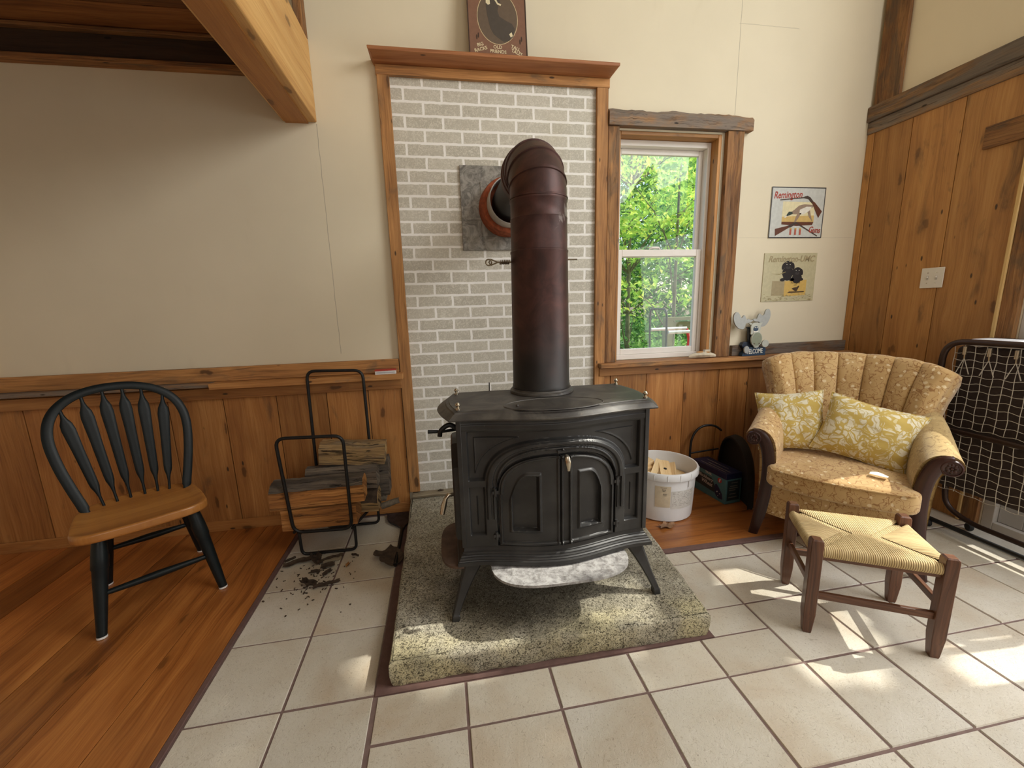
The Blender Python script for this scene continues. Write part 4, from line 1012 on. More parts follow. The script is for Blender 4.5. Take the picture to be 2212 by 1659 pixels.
# matchbox on the shelf
mbx = thing('matchbox', 'small white and red matchbox on the pine shelf right above the log rack', 'matchbox', (-.048, -.068, .9238), radians(2))
mb = MB(); mb.box(-.060, .060, -.018, .018, 0, .028, 'x'); mb.build('box_sleeve', MAT['mb_white'], mbx, smooth=0, bevel=.001)
mb = MB(); mb.box(-.061, .061, -.0186, .0186, .0205, .0287, 'x'); mb.build('red_band', MAT['mb_red'], mbx, smooth=0)
mb = MB(); mb.box(-.052, .054, -.0188, -.017, .007, .0145, 'x'); mb.build('striker_strip', MAT['mb_grey'], mbx, smooth=0)
# ------------------------------------------------------------------ armchair
AX, AY, ARZ = 2.195, -.974, radians(-48.9)
ac = thing('armchair', 'wide tan floral armchair with channel back and carved dark wood arms', 'armchair', (AX, AY, 0), ARZ)
def rbox(mb, x0, x1, y0, y1, z0, z1, r, n=5, crown=0.0, ny=14, yfn=None):
    """soft box: rounded loops stacked in z, with crowned top"""
    def loop(off, z):
        P = rounded_loop([(x0+off, y0+off, 0), (x1-off, y0+off, 0), (x1-off, y1-off, 0), (x0+off, y1-off, 0)], max(r*1.6-off*.6, .004), 5)
        # subdivide long sides
        Q = []
        for i in range(len(P)):
            a, b = P[i], P[(i+1) % len(P)]; m = max(1, int((b-a).length/.03))
            for k in range(m): Q.append(a.lerp(b, k/m))
        out = []
        for p in Q:
            y = p.y
            if yfn: y += yfn(p.x, p.y)
            out.append((p.x, y, z))
        return out
    L_ = []
    for k in range(n+1):
        a = pi/2*k/n; L_.append(loop(r*(1-sin(a)), z0+r*(1-cos(a))))
    for k in range(n+1):
        a = pi/2*k/n; L_.append(loop(r*(1-cos(a)), z1-r*(1-sin(a))))
    m = min(len(q_) for q_ in L_)
    # equalise point counts by arc resampling
    def resample(P, m):
        P = [Vector(p) for p in P]; d = [0]
        for i in range(len(P)): d.append(d[-1]+(P[(i+1) % len(P)]-P[i]).length)
        out = []; j = 0
        for k in range(m):
            t = d[-1]*k/m
            while d[j+1] < t: j += 1
            f = (t-d[j])/max(1e-9, d[j+1]-d[j]); out.append(P[j].lerp(P[(j+1) % len(P)], f))
        return out
    m = 120; L_ = [resample(q_, m) for q_ in L_]
    top = L_[-1]; c = sum((Vector(p) for p in top), Vector())/m
    for f in (.85, .6, .3, .02):
        L_.append([Vector((lerp(c.x, p.x, f), lerp(c.y, p.y, f), p.z+crown*(1-f**2))) for p in top])
    mb.loft(L_)
bulge = lambda x, y: -.055*(1-(x/.31)**2)*sst(.15, -.05, y) if abs(x) < .31 else 0
mb = MB(); rbox(mb, -.305, .305, .0, .52, .135, .318, .012, yfn=bulge); mb.build('seat_base', MAT['brocade'], ac, smooth=50)
mb = MB(); rbox(mb, -.300, .300, -.055, .50, .320, .432, .028, crown=.022, yfn=bulge); cu = mb.build('seat_cushion', MAT['brocade'], ac, smooth=60)
def edge(z, off):
    return [(x, -.055+off+bulge(x, -.055), z) for x in [lerp(-.272, .272, k/30) for k in range(31)]]
mb = MB(); mb.tube([(-.298, .40, .418), (-.298, .0, .418)]+[(x, y-.002, z) for x, y, z in edge(.420, .0)]+[(.298, .0, .418), (.298, .40, .418)], .0045, 6); mb.build('piping', MAT['brocade'], cu)
# channel back
NCH = 7
def backpt(s_, v, out):
    """s_ -1..1 around, v 0..1 up, out: + to the front"""
    hw = lerp(.262, .372, v**1.15)+.018*sst(.6, 1, v)*abs(s_)**3; ang = s_*1.12
    x = hw*sin(ang)/sin(1.12)
    wing = (1-cos(ang))/(1-cos(1.12))
    y = .525+.115*v+.03*v*v-wing*lerp(.17, .20, v)
    ztop = .960-.018*s_*s_-.030*abs(s_)**7-.014*s_
    z = lerp(.38, ztop, v)
    nx, ny = -sin(ang)*.85, -cos(ang)
    L_ = hypot(nx, ny); return Vector((x+nx/L_*out, y+ny/L_*out, z+.25*out*(v-.4)))
def backloop(s_):
    c = ((s_+1)/2*NCH) % 1.0*2-1
    if abs(s_) >= .9999: c = 1
    b = .020+.024*sqrt(max(0, 1-abs(c)**2.4))
    edge_ = sst(1.0, .965, abs(s_))
    P = []
    for v in (0, .12, .25, .4, .55, .7, .82, .91, .96): P.append(backpt(s_, v, b*(1-.35*sst(.8, 1, v))*(.35+.65*edge_)))
    P.append(backpt(s_, 1.0, b*.55*(.3+.7*edge_))+Vector((0, 0, .004*(1-abs(c)**2)))); P.append(backpt(s_, 1.015, 0)+Vector((0, 0, .005*(1-abs(c)**2))))
    th = .085*(.25+.75*edge_)
    P.append(backpt(s_, 1.005, -th*.5)); P.append(backpt(s_, .98, -th*.85))
    for v in (.9, .7, .5, .25, 0): P.append(backpt(s_, v, -th))
    return P
mb = MB(); ss = []
for c in range(NCH):
    for k in range(14): ss.append(-1+2*(c+(1-cos(pi*k/14))/2)/NCH)
ss.append(1.0)
mb.loft([backloop(q_) for q_ in ss]); mb.build('channel_back', MAT['brocade'], ac, smooth=75)
# arms
def armpath(sx):
    prof = [(.262, .30), (.262, .42), (.266, .50), (.285, .565), (.325, .603), (.375, .610), (.412, .585), (.416, .548), (.390, .525), (.362, .52), (.348, .50), (.338, .40), (.332, .20), (.328, .15), (.268, .15)]
    P = spline([(a, 0, b) for a, b in prof], 4, True)
    mb = MB(); loops = []
    for y, k, dz in ((.004, .93, 0), (.0, .98, 0), (.012, 1.0, 0), (.10, 1.0, .012), (.22, .98, .045), (.34, .94, .078), (.44, .88, .10)):
        loops.append([(sx*(.34+(p.x-.34)*k-.012*y/.4), y+.0, .15+(p.z-.15)*(1+dz/.46)*(k if False else 1)) for p in P])
    mb.loft(loops); return mb.build('arm', MAT['brocade_worn' if sx > 0 else 'brocade'], ac, smooth=60)
for sx in (-1, 1):
    armpath(sx)
    # carved front post
    cl = spline([(.342, 0.0), (.330, .06), (.316, .14), (.303, .24), (.296, .34), (.297, .43), (.308, .505), (.330, .560), (.356, .587), (.380, .594)], 5)
    cl = [(p[0], p[1]) for p in cl]; n = len(cl); A = []; B = []
    for i, (x, z) in enumerate(cl):
        tx, tz = cl[min(i+1, n-1)][0]-cl[max(i-1, 0)][0], cl[min(i+1, n-1)][1]-cl[max(i-1, 0)][1]; L_ = hypot(tx, tz); nx, nz = tz/L_, -tx/L_
        w = lerp(.022, .029, sst(0, .25, i/n))*(1-.45*sst(.75, 1, i/n))
        A.append((sx*(x+nx*w), z+nz*w)); B.append((sx*(x-nx*w), z-nz*w))
    mb = MB(); loops = []
    for a, b in zip(A, B):
        loops.append([(a[0], .006, a[1]), (a[0], -.014, a[1]), (lerp(a[0], b[0], .15), -.020, lerp(a[1], b[1], .15)), (lerp(a[0], b[0], .85), -.020, lerp(a[1], b[1], .85)), (b[0], -.014, b[1]), (b[0], .006, b[1])])
    mb.loft(loops); po = mb.build('front_post', MAT['arm_wood'], ac, smooth=40)
    mb = MB(); mb.lathe([(.038, -.004), (.038, .016), (.034, .022), (.031, .0225), (.029, .018), (.005, .017)], 28, M=T(sx*.374, 0, .560) @ RX(pi/2))
    for k in range(8):
        a = k*pi/4; mb.ball((sx*.374+.015*cos(a), -.0185, .560+.015*sin(a)), .0085, .004, .0085, 8)
    mb.ball((sx*.374, -.020, .560), .006, .004, .006, 8); mb.build('rosette', MAT['arm_wood'], po, smooth=40)
    mb = MB(); mb.tube([(sx*.26, .50, .15), (sx*.265, .54, .0)], [.026, .018], 8); mb.build('rear_leg', MAT['arm_wood'], ac)
# pillows
def pillow(name, label, loc, rot, w, h, d, seed):
    p = thing(name, label, 'throw pillow', loc, 0, 'yellow damask pillows on the armchair'); p.rotation_euler = rot
    n = 30; mb = MB()
    def pt(u, v, sg):
        a, b = u*2-1, v*2-1
        pin = 1-.10*(1-abs(b)**1.5)*abs(a)**3; pin2 = 1-.10*(1-abs(a)**1.5)*abs(b)**3
        q_ = max(0, (1-abs(a)**2.2))**.55*max(0, (1-abs(b)**2.2))**.55
        wr = .010*mnoise.noise((a*2.2, b*2.2, seed))+.005*mnoise.noise((a*5, b*5, seed+5))
        return (a*w/2*pin, -sg*(d/2*q_*(1+.15*mnoise.noise((a*1.4, b*1.4, seed+9))))+wr*q_, b*h/2*pin2+h/2)
    G1 = [[pt(i/n, j/n, 1) for j in range(n+1)] for i in range(n+1)]; G2 = [[pt(i/n, j/n, -1) for j in range(n+1)] for i in range(n+1)]
    mb.grid(lambda u, v: G1[round(u*n)][round(v*n)], n, n, .5); mb.grid(lambda u, v: G2[round(u*n)][round(1-v)*0+round((1-v)*n)], n, n, .5)
    o = mb.build('pillow_cover', MAT['damask'], p, smooth=80)
    eb = [G1[i][0] for i in range(n)]+[G1[n][j] for j in range(n)]+[G1[n-i][n] for i in range(n)]+[G1[0][n-j] for j in range(n)]
    mb = MB(); mb.tube(eb, .0035, 6, True); mb.build('seam', MAT['damask'], o)
    return p
def acw(x, y, z): return Matrix.Translation((AX, AY, 0)) @ RZ(ARZ) @ Vector((x, y, z))
pillow('throw_pillow', 'smaller yellow damask pillow in the left corner of the armchair', acw(-.212, .235, .446), (radians(-24), radians(-8), ARZ+radians(8)), .335, .345, .13, 3)
pillow('throw_pillow', 'larger yellow damask pillow tilted across the right of the armchair', acw(.062, .20, .452), (radians(-24), radians(12), ARZ-radians(3)), .405, .325, .15, 8)
# care tag
mb = MB(); mb.grid(lambda u, v: (lerp(-.034, .034, u), lerp(-.016, .016, v), .002+.006*sin(u*4)*v), 8, 4); o = mb.build('cloth_tag', MAT['paper'], smooth=60)
o.location = acw(.150, .035, .4575); o.rotation_euler = (0, 0, ARZ-radians(12)); tag(o, 'small white cloth tag under the larger pillow on the armchair seat', 'tag')

# ------------------------------------------------------------------ rush stool
stl = thing('rush_stool', 'low brown wood footstool with woven rush seat in front of the armchair', 'stool', (1.902, -1.347, 0), radians(-29.3))
HX, HY = .197, .150
for sx in (-1, 1):
    for sy in (-1, 1):
        mb = MB(); loops = []
        for z, w in ((.0008, .0135), (.01, .0150), (.06, .0185), (.085, .0205), (.39, .0205), (.398, .0185), (.403, .014)):
            c = .35; cx, cy = sx*(HX+(.0205-w)*.0), sy*HY
            loops.append([(cx+w*a, cy+w*b, z) for a, b in ((-1, -1+c*.3), (-1+c*.3, -1), (1-c*.3, -1), (1, -1+c*.3), (1, 1-c*.3), (1-c*.3, 1), (-1+c*.3, 1), (-1, 1-c*.3))])
        mb.loft(loops); mb.build('leg', MAT['stool_wood'], stl, smooth=25)
for y, z in ((-HY, .165), (HY, .165)):
    mb = MB(); mb.box(-HX+.018, HX-.018, y-.008, y+.008, z-.014, z+.014, 'x'); mb.build('stretcher', MAT['stool_wood'], stl, smooth=0, bevel=.003)
for x, z in ((-HX, .205), (HX, .205)):
    mb = MB(); mb.box(x-.008, x+.008, -HY+.018, HY-.018, z-.014, z+.014, 'y'); mb.build('stretcher', MAT['stool_wood'], stl, smooth=0, bevel=.003)
mb = MB()
for y in (-HY, HY): mb.box(-HX+.018, HX-.018, y-.009, y+.009, .320, .345, 'x')
for x in (-HX, HX): mb.box(x-.009, x+.009, -HY+.018, HY-.018, .321, .346, 'y')
mb.build('seat_rails', MAT['stool_wood'], stl, smooth=0, bevel=.002)
def rushzone(mb, a, b, axis, sg):
    """a half length of the rail, b half depth; strands run inwards from the rail"""
    n = int(2*a/.0068)*2; prof = 22; cols = []; UV = []
    for i in range(n+1):
        t = lerp(-a, a, i/n); dep = max(0.0, min(b, a-abs(t)-.0)); st_ = abs(sin(pi*t/.0068)); P = []; U = []
        r = .0175
        pp = [(.006, .328), (-.004, .326)]
        for k in range(9):
            an = -pi/2-pi*.95*k/8; pp.append((r*.0+r*cos(an)*1.0, .351+r*sin(an)*1.25))
        base = pp[-1]
        for k in range(1, prof-10):
            f = k/(prof-11); pp.append((lerp(base[0], dep, f) if dep > base[0] else base[0], .3715+.008*sin(pi*min(1, f))*min(1, dep/b)-.006*f*f))
        L_ = 0
        for k, (q_, z) in enumerate(pp):
            q2 = q_; bump_ = .0012*st_
            z2 = z+bump_ if k > 8 else z
            q2 = q_-bump_ if 2 <= k <= 8 else q_
            if axis == 'x': P.append((t, sg*(b-q2), z2))
            else: P.append((sg*(b-q2), t, z2))
            L_ += .006; U.append((t+sg*.37, L_))
        cols.append(P); UV.append(U)
    V = [p for P in cols for p in P]; m = len(cols[0]); F = []; uvs = []
    for i in range(len(cols)-1):
        for j in range(m-1):
            q_ = (i*m+j, (i+1)*m+j, (i+1)*m+j+1, i*m+j+1); F.append(q_); uvs.append([UV[k//m][k % m] for k in q_])
    mb.add(V, F, uvs, R.random())
mb = MB(); rushzone(mb, HX-.018, HY, 'x', -1); rushzone(mb, HX-.018, HY, 'x', 1); rushzone(mb, HY-.018, HX, 'y', -1); rushzone(mb, HY-.018, HX, 'y', 1)
mb.box(-HX+.02, HX-.02, -HY+.02, HY-.02, .345, .3635, 'x')
mb.build('rush_seat', MAT['rush'], stl, smooth=45)

# ------------------------------------------------------------------ folded cot
CX, CY = 3.06, -1.20
ct = thing('folding_cot', 'folded brown metal cot with wire mesh standing by the glazed door', 'folding bed', (CX, CY, 0))
F0 = -CX; yA, yB = -.80-CY, -1.62-CY
def cp(x, y, z): return (x-CX, y-CY, z)
mb = MB(); mb.tube(rounded_loop([cp(2.985, -.79, .575), cp(2.99, -.79, 1.052), cp(2.99, -1.63, 1.056), cp(2.985, -1.63, .575)], .10, 8), .015, 12, True); mb.build('front_frame', MAT['cot_tube'], ct, smooth=60)
mb = MB(); mb.tube(rounded_loop([cp(3.165, -.79, .575), cp(3.165, -.79, 1.052), cp(3.165, -1.63, 1.056), cp(3.165, -1.63, .575)], .10, 8), .015, 12, True); mb.build('rear_frame', MAT['cot_tube'], ct, smooth=60)
def wires(y0, y1, z0, z1, x0, x1, seed, nz, ny):
    mb = MB(); rr = random.Random(seed)
    xx = lambda z: lerp(x0, x1, (z-z0)/(z1-z0))
    for k in range(nz+1):
        z = lerp(z0, z1, k/nz); P = []
        for i in range(49):
            y = lerp(y0, y1, i/48); P.append(cp(xx(z)+.003*mnoise.noise((y*20, z*9, seed)), y, z+.006*mnoise.noise((y*9, k*3.1, seed))+.004*sin(i*1.1+k)))
        mb.tube(P, .0016, 5)
    for k in range(ny+1):
        y = lerp(y0, y1, k/ny); P = []
        for i in range(25):
            z = lerp(z0, z1, i/24); P.append(cp(xx(z)+.003*mnoise.noise((k*2.7, z*20, seed)), y+.007*mnoise.noise((k*3.3, z*12, seed+3)), z))
        mb.tube(P, .0016, 5)
    return mb
mb = wires(-.835, -1.60, .60, 1.035, 2.998, 2.998, 4, 11, 18); mb.build('wire_mesh', MAT['wire'], ct, smooth=0)
mb = wires(-.80, -1.62, .235, .56, 3.012, 2.985, 9, 8, 19); mb.build('wire_mesh', MAT['wire'], ct, smooth=0)
for k, y in enumerate((-.885, -.985, -1.085, -1.185, -1.285, -1.385, -1.485)):
    mb = MB(); mb.tube([cp(2.984, y, 1.028), cp(2.984, y, .986)], .0085, 12)
    mb.tube([cp(2.986, y, .985), cp(2.988, y, .965)], .003, 6); sp_ = mb.build('coil_spring', MAT['nickel'], ct)
    mb = MB(); mb.tube([cp(2.990, y+.028, .885), cp(2.988, y, .968), cp(2.990, y-.028, .885)], .0026, 6); mb.build('spring_hook', MAT['wire'], sp_)
mb = MB(); rbox(mb, 3.022-CX, 3.140-CX, -1.60-CY, -.815-CY, .24, 1.028, .025); mb.build('mattress', MAT['mattress'], ct, smooth=60)
mb = MB(); rbox(mb, 3.006-CX, 3.150-CX, -1.60-CY, -.87-CY, 1.030, 1.066, .014, crown=.006, yfn=lambda x, y: .006*sin(y*40)); mb.build('folded_sheet', MAT['sheet_white'], ct, smooth=60)
mb = MB(); mb.tube(rounded([cp(3.06, -.80, .56), cp(3.07, -.845, .30), cp(3.075, -.86, .115), cp(3.085, -.97, .062), cp(3.09, -1.60, .062)], .07, 6), .0135, 12); mb.build('leg_loop', MAT['cot_tube'], ct, smooth=60)
mb = MB(); mb.tube([cp(2.975, -.84, .046), cp(2.975, -1.62, .052)], .0125, 10); mb.tube([cp(2.98, -.80, .57), cp(2.982, -.80, .30), cp(2.975, -.845, .05)], .008, 8); mb.build('base_rail', MAT['black_steel'], ct, smooth=60)
for x, y in ((2.965, -.868), (3.125, -.955), (2.965, -1.56), (3.125, -1.56)):
    mb = MB(); mb.lathe([(.006, -.011), (.019, -.010), (.022, -.005), (.022, .005), (.019, .010), (.006, .011)], 20, M=T(x-CX, y-CY, .0225) @ RY(pi/2) @ RX(.4)); mb.tube([cp(x, y, .024), cp(x, y+.012, .05), cp(x+.005, y+.012, .066)], .007, 8); mb.build('castor', MAT['rubber'], ct)
# ------------------------------------------------------------------ bucket with wood scraps
BX, BY_, BZ_ = 1.607, -.345, .0045
bu = thing('plastic_bucket', 'white plastic bucket of wood scraps on the pine floor right of the stove', 'bucket', (BX, BY_, BZ_))
mb = MB(); mb.lathe([(.02, .001), (.178, .001), (.186, .008), (.190, .06), (.200, .265), (.202, .268), (.214, .268), (.216, .272), (.214, .306), (.211, .312), (.203, .312), (.197, .300), (.186, .05), (.176, .012), (.02, .010)], 64); mb.build('bucket_body', MAT['bucket_white'], bu, smooth=30)
for k in range(18):
    a = 2*pi*k/18; mb = MB(); mb.box(-.0012, .0012, -.0035, .0, .27, .306, M=RZ(a) @ T(0, -.2135, 0)); mb.build('rim_rib', MAT['bucket_white'], bu, smooth=0)
mb = MB(); mb.box(-.003, .003, -.004, 0, .222, .27, M=RZ(.35) @ T(0, -.202, 0)); mb.build('handle_rib', MAT['bucket_white'], bu, smooth=0)
def wrap(name, a0, a1, z0, z1, mat, off=.0012):
    mb = MB(); mb.grid(lambda u, v: ((.190+(.0105)*(lerp(z0, z1, v)-.06)/.205+off)*sin(lerp(a0, a1, u)), -(.190+.0105*(lerp(z0, z1, v)-.06)/.205+off)*cos(lerp(a0, a1, u)), lerp(z0, z1, v)), 14, 6)
    return mb.build(name, MAT[mat], bu, smooth=60)
wrap('tan_label', -.68, -.23, .10, .235, 'lab_tan'); wrap('white_label', -.20, .62, .09, .205, 'lab_white', .001)
lt = MB()
def wpt(a, z, off=.0022): r = .190+.0105*(z-.06)/.205+off; return Vector((r*sin(a), -r*cos(a), z))
rr = random.Random(11)
for z, a, w, hh in ((.226, -.44, .085, .0035), (.214, -.43, .05, .006), (.205, -.43, .04, .005), (.186, -.40, .05, .006), (.177, -.40, .04, .005)):
    k = 0; x = a-w
    while x < a+w:
        q_ = rr.uniform(.006, .018); lt.add([wpt(x, z-hh/2), wpt(x+q_, z-hh/2), wpt(x+q_, z+hh/2), wpt(x, z+hh/2)], [(0, 1, 2, 3)]); x += q_+.007
lt.build('faded_print', MAT['lab_ink'], bu, smooth=0); lt = MB()
for r_ in range(9):
    z = .196-.0105*r_; x = -.16
    while x < .58:
        q_ = rr.uniform(.008, .03)
        if rr.random() < .55: lt.add([wpt(x, z-.0012), wpt(x+q_, z-.0012), wpt(x+q_, z+.0012), wpt(x, z+.0012)], [(0, 1, 2, 3)])
        x += q_+.012
lt.build('faded_print', MAT['lab_ink'], bu, smooth=0)
GS = 'wood scraps in the white bucket'
def scrap(label, x, y, z, L_, W_, H_, rx_, ry_, rz_, hole=False):
    t = thing('wood_scrap', label, 'wood scrap', (BX+x, BY_+y, BZ_+z), 0, GS); t.rotation_euler = (rx_, ry_, rz_)
    mb = MB(); P = rounded_loop([(-L_/2, 0, -W_/2), (L_/2, 0, -W_/2), (L_/2, 0, W_/2), (-L_/2, 0, W_/2)], .008, 3)
    mb.prism([(p.x, p.z) for p in P], -H_/2, H_/2, M=RX(pi/2)); mb.build('block', MAT['scrap_wood'], t, smooth=25, bevel=.001)
    if hole:
        mb = MB(); mb.lathe([(.001, H_/2+.0004), (.010, H_/2+.0005), (.0105, H_/2-.001)], 16, M=T(.005, 0, 0)); mb.build('drilled_hole', MAT['black_void'], t)
    return t
scrap('flat pale scrap block with a dark drilled hole, in front in the bucket', -0.011, -0.061, 0.280, 0.180, 0.066, 0.019, radians(8), radians(-16), radians(68), True)
scrap('rounded scrap wedged along the right of the drilled block', 0.052, -0.033, 0.262, 0.156, 0.048, 0.026, radians(-18), radians(-8), radians(62))
scrap('long thin scrap stick leaning left of the drilled block', -0.066, -0.039, 0.278, 0.192, 0.036, 0.022, radians(20), radians(-20), radians(48))
scrap('squarish scrap block highest at the back left of the bucket', -0.099, 0.061, 0.290, 0.120, 0.090, 0.036, radians(6), radians(-8), radians(15))
scrap('oval-ended scrap lying level at the left, below the square block', -0.104, 0.000, 0.274, 0.102, 0.038, 0.026, radians(0), radians(4), radians(8))
scrap('second oval-ended scrap under the first at the left', -0.110, -0.055, 0.260, 0.102, 0.041, 0.026, radians(0), radians(-4), radians(14))
scrap('small scrap end nearest the stove at the left bucket rim', -0.115, -0.099, 0.257, 0.072, 0.048, 0.024, radians(4), radians(8), radians(-20))
mb = MB(); mb.lathe([(.01, .215), (.183, .210), (.183, .20), (.01, .2)], 24)
o = mb.build('scrap_fill', MAT['scrap_wood'], smooth=0); o.location = (BX, BY_, BZ_); tag(o, 'layer of sawn wood bits deep inside the white bucket', 'wood bits', kind='stuff')

# dry leaf in front of the bucket
t = thing('dry_leaf', 'curled dry brown leaf on the pine floor before the white bucket', 'leaf', (1.525, -.565, .0045), radians(10))
mb = MB(); n = 9
def lf(a):
    k = a/(2*pi)*5; return .028+.020*abs(cos(k*pi))**1.5
V = [(0, 0, .006)]; F = []
for i in range(40):
    a = 2*pi*i/40; r = lf(a); V.append((1.25*r*cos(a), .7*r*sin(a), .003+.016*abs(sin(a*2.5+.6))*r/.045+.004*R.random()))
for i in range(40): F.append((0, 1+i, 1+(i+1) % 40))
mb.add(V, F); mb.build('leaf_blade', MAT['leaf_dry'], t, smooth=60)
mb = MB(); mb.tube([(.03, 0, .006), (.055, -.008, .004), (.075, -.004, .003)], .0011, 6); mb.build('leaf_stem', MAT['leaf_dry'], t)

# ------------------------------------------------------------------ drinks carton
bx = thing('drinks_carton', 'teal and navy drinks carton on the floor behind the white bucket', 'carton', (2.070, -.245, .0045), radians(7))
w, l, h = .062, .150, .205
mb = MB(); mb.box(-w, w, -l, l, 0, h, 'y'); mb.build('carton', MAT['b_teal'], bx, smooth=0, bevel=.002)
mb = MB(); mb.box(-w-.0006, w+.0006, -l-.0006, l+.0006, h-.038, h+.0006, 'y'); mb.build('navy_band', MAT['b_navy'], bx, smooth=0, bevel=.002)
ML = T(-w-.0012, 0, 0) @ RZ(-pi/2)       # long side, facing -x : local x runs from back to front
mb = MB(); mb.poly([(-.12, .055), (.055, .045), (.07, .075), (.03, .135), (-.12, .145)], 0, M=ML); mb.build('dark_panel', MAT['b_side'], bx, smooth=0)
mb = MB(); P = [(.062, .105), (.075, .112), (.10, .09), (.125, .06), (.13, .025), (.10, .02), (.075, .03), (.06, .05)]; mb.poly(P, -.0004, M=ML); mb.build('berry', MAT['b_navy'], bx, smooth=0)
mb = MB(); mb.poly([(.098+.017*cos(k*pi/10), .145+.017*sin(k*pi/10)) for k in range(20)], -.0006, M=ML); mb.build('red_badge', MAT['b_red'], bx, smooth=0)
mb = MB(); mb.poly([(.092, .135), (.100, .133), (.104, .145), (.108, .156), (.098, .158), (.094, .148)], -.0010, M=ML); mb.build('badge_figure', MAT['b_text'], bx, smooth=0)
mb = MB(); mb.poly([(.075, .06), (.085, .068), (.09, .062), (.080, .056)], -.0010, M=ML); mb.poly([(.10, .055), (.106, .06), (.108, .05)], -.0010, M=ML); mb.poly([(.086, .035), (.094, .040), (.092, .032)], -.0010, M=ML); mb.build('berry_shine', MAT['b_text'], bx, smooth=0)
text('lettering', 'TRAIL', .021, MAT['b_text'], bx, ML @ T(.0, -.0010, .158), 0, .0002, sx=1.1, bold=.0006)
text('lettering', 'Blackbeary', .030, MAT['b_text'], bx, ML @ T(-.025, -.0010, .122) @ RY(.06), .2, .0002, bold=.0005)
text('lettering', 'Wheat', .036, MAT['b_text'], bx, ML @ T(-.012, -.0010, .088) @ RY(.06), .2, .0002, bold=.0006)
ME = T(0, -l-.0012, 0)
mb = MB(); mb.poly([(-.050, .022), (.050, .022), (.050, .158), (-.050, .158)], 0, M=ME); mb.build('end_panel', MAT['b_side'], bx, smooth=0)
mb = MB(); rr = random.Random(2)
for z, a, b in ((.14, -.02, .03), (.118, -.03, .03), (.104, -.036, .035), (.09, -.036, .015), (.065, -.03, .02), (.042, -.04, .03)): mb.poly([(a, z), (b, z), (b, z+.005), (a, z+.005)], -.0005, M=ME)
mb.build('end_print', MAT['lab_ink'], bx, smooth=0)
mb = MB(); MTp = T(0, 0, h+.0010)
for x, a, b in ((-.04, -.12, .10), (-.015, -.13, .06), (.02, -.08, .11)): mb.box(x-.003, x+.003, a, b, 0, .0004, M=MTp)
mb.build('top_print', MAT['lab_ink'], bx, smooth=0)

# black log carrier : rod arch and dark canvas end
lc = thing('log_carrier', 'dark canvas log carrier with round rod handle against the wainscot behind the carton', 'log carrier', (2.15, -.20, .0045))
def lp(x, y, z): return (x-2.15, y+.20, z)
mb = MB(); mb.tube(spline([lp(1.985, -.075, .01), lp(1.980, -.075, .26), lp(1.995, -.075, .36), lp(2.045, -.075, .418), lp(2.11, -.075, .432), lp(2.17, -.075, .418), lp(2.215, -.075, .385)], 6), .008, 10); mb.tube([lp(1.981, -.075, .235), lp(2.2, -.075, .25)], .006, 8); mb.build('rod_handle', MAT['black_steel'], lc, smooth=60)
mb = MB(); loops = []
for k in range(25):
    a = pi*k/24; t_ = .5-.5*cos(a); z = .395*sin(a)**.62+.004
    b = Vector((lerp(2.255, 2.142, t_), lerp(-.055, -.50, t_), z))
    wv = .035+.012*sin(a)
    loops.append([lp(b.x-wv, b.y, max(.004, b.z-.012)), lp(b.x-wv, b.y, b.z), lp(b.x, b.y, b.z+.010), lp(b.x+wv*.5, b.y+.01, b.z), lp(b.x+wv*.5, b.y+.01, max(.004, b.z-.014))])
mb.loft(loops); mb.build('canvas_rim', MAT['canvas_black'], lc, smooth=60)
mb = MB(); P = [(2.255, -.055)]; V = []; F = []
top = []
for k in range(25):
    a = pi*k/24; t_ = .5-.5*cos(a); top.append((lerp(2.255, 2.142, t_), lerp(-.055, -.50, t_), .395*sin(a)**.62+.004))
loops = [[lp(x-.008, y, .003), lp(x-.008, y, max(.0045, z-.004)), lp(x+.004, y, max(.0045, z-.004)), lp(x+.004, y, .003)] for x, y, z in top]
mb.loft(loops); mb.build('canvas_end', MAT['canvas_black'], lc, smooth=40)

# ------------------------------------------------------------------ tin signs, poster
def tin(name, label, cat, cx, cz, w, h, rz=0, loc=None, tilt=0):
    t = thing(name, label, cat, loc or (cx, -.004, cz), 0); t.rotation_euler = (tilt, rz, 0)
    return t
sg = tin('tin_sign', 'upper tin sign on the wall with flying duck and two shotguns', 'sign', 2.727, 1.868, .415, .325)
w, h = .208, .163
mb = MB(); mb.box(-w, w, -.0015, .0030, -h, h, 'x'); mb.build('sign_plate', MAT['s_silver'], sg, smooth=0)
mb = MB()
for a in ((-w, w, h-.006, h), (-w, w, -h, -h+.006), (-w, -w+.006, -h+.0061, h-.0061), (w-.006, w, -h+.0061, h-.0061)): mb.box(a[0], a[1], -.0022, -.0015, a[2], a[3])
mb.build('dark_border', MAT['s_dark'], sg, smooth=0)
def UV(u, v, w=w, h=h): return (-w+2*w*u, h-2*h*v)
def pl(mb, pts, d, mi=0, W=w, H=h): mb.poly([UV(u, v, W, H) for u, v in pts], -d, mi=mi)
mb = MB(); pl(mb, [(.22, .28), (.82, .29), (.82, .70), (.22, .70)], .0019, 0); pl(mb, [(.22, .58), (.82, .55), (.82, .70), (.22, .70)], .0021, 1); pl(mb, [(.22, .68), (.82, .68), (.80, .74), (.5, .76), (.22, .73)], .0022, 2)
mb.build('sky_print', [MAT['s_sky'], MAT['s_sand'], MAT['s_stock']], sg, smooth=0)
mb = MB(); pl(mb, [(.36, .51), (.44, .44), (.52, .36), (.62, .33), (.74, .34), (.80, .35), (.78, .39), (.72, .42), (.66, .49), (.58, .53), (.50, .53), (.44, .53)], .0024, 0); pl(mb, [(.54, .44), (.66, .38), (.76, .38), (.72, .46), (.62, .53), (.54, .53)], .0026, 1)
